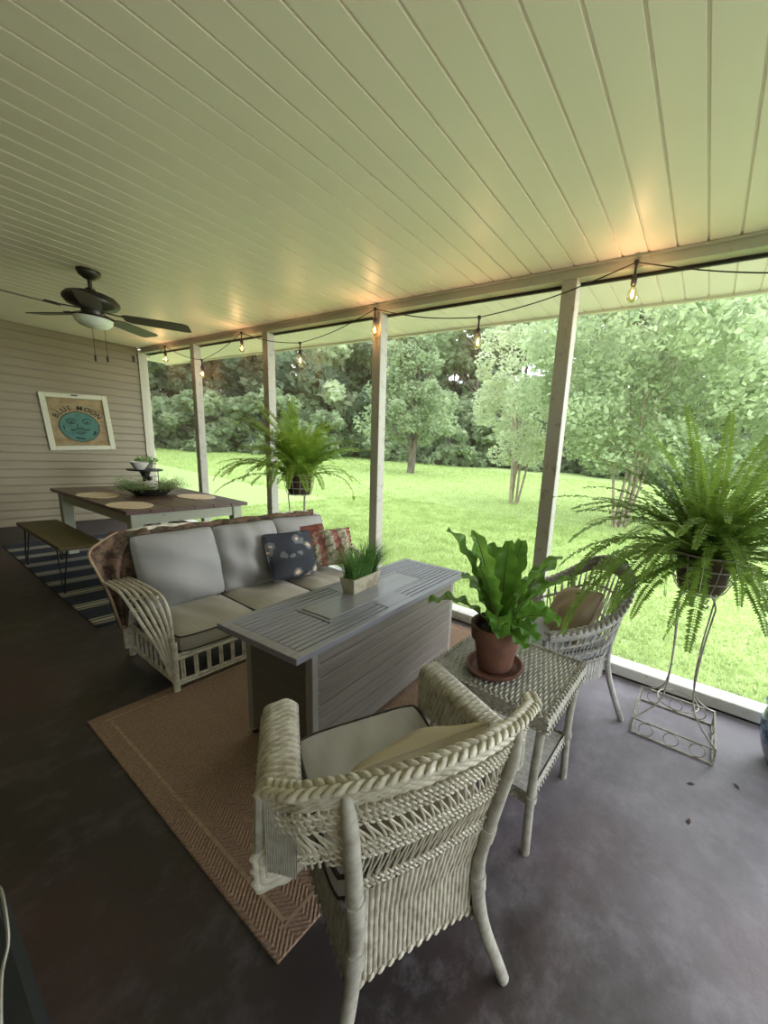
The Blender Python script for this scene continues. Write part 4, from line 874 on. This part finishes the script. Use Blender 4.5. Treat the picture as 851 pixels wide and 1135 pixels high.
ink([(-.06,-.15),(-.03,-.17),(.03,-.172)],.010); ink([(.15,-.06),(.165,-.09),(.14,-.12)],.006); ink([(-.17,.02),(-.165,-.04)],.005); ink([(.13,-.12),(.165,-.06)],.004)
m.build('moon_face',M_ink,SG)
txt='BLUE MOON'; allv=MB(); wd_=[1,.9,1.05,.95,.55,1.35,1.15,1.15,1.1]; cs_=[sum(wd_[:k])+wd_[k]/2 for k in range(9)]
for i,chh in enumerate(txt):
    if chh==' ': continue
    ang=math.radians(90+62-124*cs_[i]/sum(wd_)); cu=bpy.data.curves.new('letter','FONT'); cu.body=chh; cu.size=.090; cu.extrude=.002; cu.align_x='CENTER'; cu.align_y='CENTER'; cu.offset=.0012
    ob=bpy.data.objects.new('letter',cu); scn.collection.objects.link(ob); dg=bpy.context.evaluated_depsgraph_get(); me=bpy.data.meshes.new_from_object(ob.evaluated_get(dg))
    vs=np.array([v.co[:] for v in me.vertices]); fs=[tuple(p.vertices) for p in me.polygons]; bpy.data.objects.remove(ob); bpy.data.curves.remove(cu)
    rot=ang-PI/2; ca,sa=math.cos(rot),math.sin(rot); R_=.276; x=vs[:,0]*ca-vs[:,1]*sa+R_*math.cos(ang); z=vs[:,0]*sa+vs[:,1]*ca+R_*math.sin(ang)*.98+cz+.0; allv=MB(); allv.add(np.stack([x,-.0145-vs[:,2],z],-1),fs); allv.build('letter',M_ink,SG,smooth=False)
# ---------------------------------------------------------------- ceiling fan
CF=thing('ceiling_fan','dark bronze five-blade ceiling fan with frosted bowl light on the soffit ceiling','ceiling fan',(1.227,4.632,ZC))
m=MB(); m.lathe([(.075,.0),(.078,-.012),(.066,-.045),(.035,-.068),(.018,-.075),(0,-.075)],(0,0,0),28); m.build('canopy',M_bronze,CF)
m=MB(); m.lathe([(.014,-.07),(.014,-.135),(.03,-.14),(.036,-.165)],(0,0,0),16); m.build('downrod',M_bronze,CF)
m=MB(); m.lathe([(.03,-.160),(.09,-.168),(.15,-.19),(.178,-.225),(.178,-.25),(.155,-.28),(.10,-.298),(.075,-.305),(.072,-.345),(.09,-.35),(.105,-.365),(.0,-.367)],(0,0,0),40); m.build('motor_housing',M_bronze,CF)
m=MB(); m.lathe([(.115,-.366),(.125,-.372),(.118,-.405),(.09,-.435),(.045,-.452),(0,-.456)],(0,0,0),32); gl=NT('frosted bowl'); gl.col((.72,.74,.66,1)); gl.b.inputs['Roughness'].default_value=.4; gl.b.inputs['Transmission Weight'].default_value=.15; m.build('light_bowl',gl.m,CF)
M_blade_=m_planks('dark walnut blade','#3a3025','#4b3f30',0,.45)
for k in range(5):
    a=math.radians(325+72*k); e=V(math.cos(a),math.sin(a),0); nn=V(-math.sin(a),math.cos(a),0); tilt=-.22
    q=[(.20,.045),(.24,.062),(.45,.072),(.62,.074),(.66,.066),(.675,.05)]; m=MB(); P=[]
    for (r_,h_) in q:
        for s in (-1,1): P.append(e*r_+nn*h_*s+V(0,0,-.335+s*h_*tilt))
    P=np.array(P); n2=len(q); vs=np.vstack([P,P+V(0,0,.007)]); f=[]
    for i in range(n2-1):
        b0=2*i; f+=[(b0,b0+1,b0+3,b0+2),(b0+2*n2,b0+2+2*n2,b0+3+2*n2,b0+1+2*n2),(b0,b0+2,b0+2+2*n2,b0+2*n2),(b0+1,b0+1+2*n2,b0+3+2*n2,b0+3)]
    f+=[(0,2*n2,2*n2+1,1),(2*n2-2,2*n2-1,4*n2-1,4*n2-2)]; m.add(vs,f); bl_=m.build('blade',M_blade_,CF,smooth=False)
    m=MB(); m.beam(e*.08+V(0,0,-.312),e*.22+V(0,0,-.325),.035,.006,bev=.002); m.box(e*.25+V(0,0,-.3245),(.07,.07,.006),a,.002); m.build('blade_iron',M_bronze,bl_)
for (dx_,dy_,L_) in ((-.03,-.06,.36),(.07,.02,.34)):
    m=MB(); m.tube([(dx_,dy_,-.36),(dx_,dy_,-.36-L_+.05)],.0022,5); pc=m.build('pull_chain',M_bronze,CF); m=MB(); m.lathe([(.002,0),(.007,-.008),(.009,-.035),(.005,-.055),(0,-.056)],(dx_,dy_,-.36-L_+.05),10); m.build('pull_knob',M_black,pc)
# ---------------------------------------------------------------- string lights
SL=thing('string_lights','black cord of warm glowing bulbs swagged along the screen header beam','string lights',(0,0,0))
xs=XS-.035; hooks=[(-1.65,2.55),(-.52,2.475),(.567,2.69),(1.661,2.50),(2.77,2.69),(3.868,2.488),(5.003,2.69),(6.01,2.44),(7.098,2.69),(7.62,2.60),(7.80,2.62)]
path=[]
for i in range(len(hooks)-1):
    (y0,z0),(y1,z1)=hooks[i],hooks[i+1]; hi0=z0>z1
    for k in range(12):
        t_=k/12; zz=z0+(z1-z0)*t_; sag=.035*math.sin(PI*t_); path.append((xs,y0+(y1-y0)*t_,zz-sag))
path.append((xs,*hooks[-1])); m=MB(); m.tube(path,.004,6); m.build('cord',M_black,SL)
M_bulb=NT('amber bulb glass'); M_bulb.b.inputs['Base Color'].default_value=(1,.8,.5,1); M_bulb.b.inputs['Transmission Weight'].default_value=1; M_bulb.b.inputs['Roughness'].default_value=.05; M_bulb.b.inputs['IOR'].default_value=1.1; M_bulb=M_bulb.m
M_fil=emis('glowing filament',(1,.55,.22,1),14)
first=None
for i,(y,z) in enumerate(hooks[1:9]):
    if y<0: continue
    if first is None:
        so_=MB(); so_.lathe([(.007,0),(.007,-.07),(.012,-.075),(.017,-.085),(.018,-.125),(.014,-.13),(0,-.13)],(0,0,0),14); so_.lathe([(.0,.012),(.014,.01),(.014,-.012),(0,-.014)],(0,0,0),10); so_=so_.build('socket',M_black,SL)
        m=MB(); m.lathe([(.013,-.13),(.016,-.145),(.029,-.175),(.031,-.19),(.026,-.21),(.012,-.222),(0,-.224)],(0,0,0),18); gb=m.build('bulb',M_bulb,so_)
        m=MB(); m.lathe([(0,-.150),(.007,-.155),(.010,-.185),(.005,-.20),(0,-.202)],(0,0,0),10); m.build('filament',M_fil,so_); first=so_; o=so_
    else:
        o=first.copy(); scn.collection.objects.link(o); o.parent=SL
        for c in first.children: d=c.copy(); scn.collection.objects.link(d); d.parent=o
    o.location=(xs,y,z)
    l=bpy.data.lights.new('bulb glow','POINT'); l.energy=1.6; l.color=(1,.55,.25); l.shadow_soft_size=.03; lo=bpy.data.objects.new('bulb glow',l); scn.collection.objects.link(lo); lo.location=(xs-.045,y,z-.17)
# small hook on the corner of the siding
m=MB(); m.box((0,0,0),(.022,.03,.10),0,.004); o=m.build('cord_plug',M_black,smooth=False); o.location=(2.58,YW-.04,2.56); tag(o,'small black plug hanging at the top corner of the siding wall','plug')
# ---------------------------------------------------------------- glazed pot at the right, chest at lower left
m=MB(); m.lathe([(0,0),(.12,0),(.135,.01),(.165,.08),(.185,.16),(.188,.22),(.175,.28),(.165,.30),(.18,.315),(.185,.33),(.17,.33),(.15,.30),(0,.28)],(0,0,0),40)
def m_glaze():
    t=NT('blue glaze'); o=t.obj(); sx=t.n('ShaderNodeSeparateXYZ'); t.l(o,sx.inputs[0]); z=t.math('ADD',sx.outputs[2],t.math('MULTIPLY',t.noise(o,9,3),.06))
    n=t.noise(o,16,5,.7); c=t.mix(t.ramp(n,[(.4,0.),(.62,1.)]),S('#1d2f4f'),S('#6d8db0')); t.col(t.mix(t.ramp(z,[(.14,0.),(.17,1.)]),S('#77787c'),c)); t.b.inputs['Roughness'].default_value=.18; return t.m
o=m.build('glazed_pot',m_glaze()); o.location=(2.35,-.635,0); tag(o,'blue and grey glazed ceramic pot at the right edge near the sill','pot')
CHS=thing('storage_chest','dark charcoal storage chest with a wire handle in the lower left corner','chest',(-.20,.75,0))
M_char=plain('charcoal plastic','#1c1f24',.55,.1,30,.1)
m=MB(); m.box((0,0,.23),(.48,.78,.46),0,.02); m.build('body',M_char,CHS,smooth=False)
m=MB(); m.box((0,0,.482),(.52,.84,.04),0,.015); m.build('lid',M_char,CHS,smooth=False)
m=MB(); m.tube(spline([(.215,.02,.50),(.21,.03,.55),(.224,.10,.598),(.24,.16,.60),(.248,.25,.60),(.248,.31,.59),(.235,.33,.55),(.23,.33,.50)],40),.0026,8); m.build('handle',plain('steel wire','#b5b5b5',.3,.05,metal=.8),CHS)
# fallen leaves on the floor
m=MB(); m.add([(0,-.02,.002),(.008,0,.006),(0,.022,.002),(-.008,0,.005)],[(0,1,2,3)]); lf=m.build('fallen_leaf',plain('dry brown leaf','#3b2b22',.9)); 
for i,(x,y,r) in enumerate([(1.93,-.17,.5),(1.70,-.17,1.5),(2.05,-.36,2.2)]):
    o=lf if i==0 else lf.copy()
    if i: scn.collection.objects.link(o)
    o.location=(x,y,0); o.rotation_euler=(0,0,r); tag(o,['dry fallen leaf on the concrete just before the wire stand','dry fallen leaf on open concrete nearest the camera','dry fallen leaf on the concrete closest to the blue pot'][i],'leaf','dry leaves on the concrete')
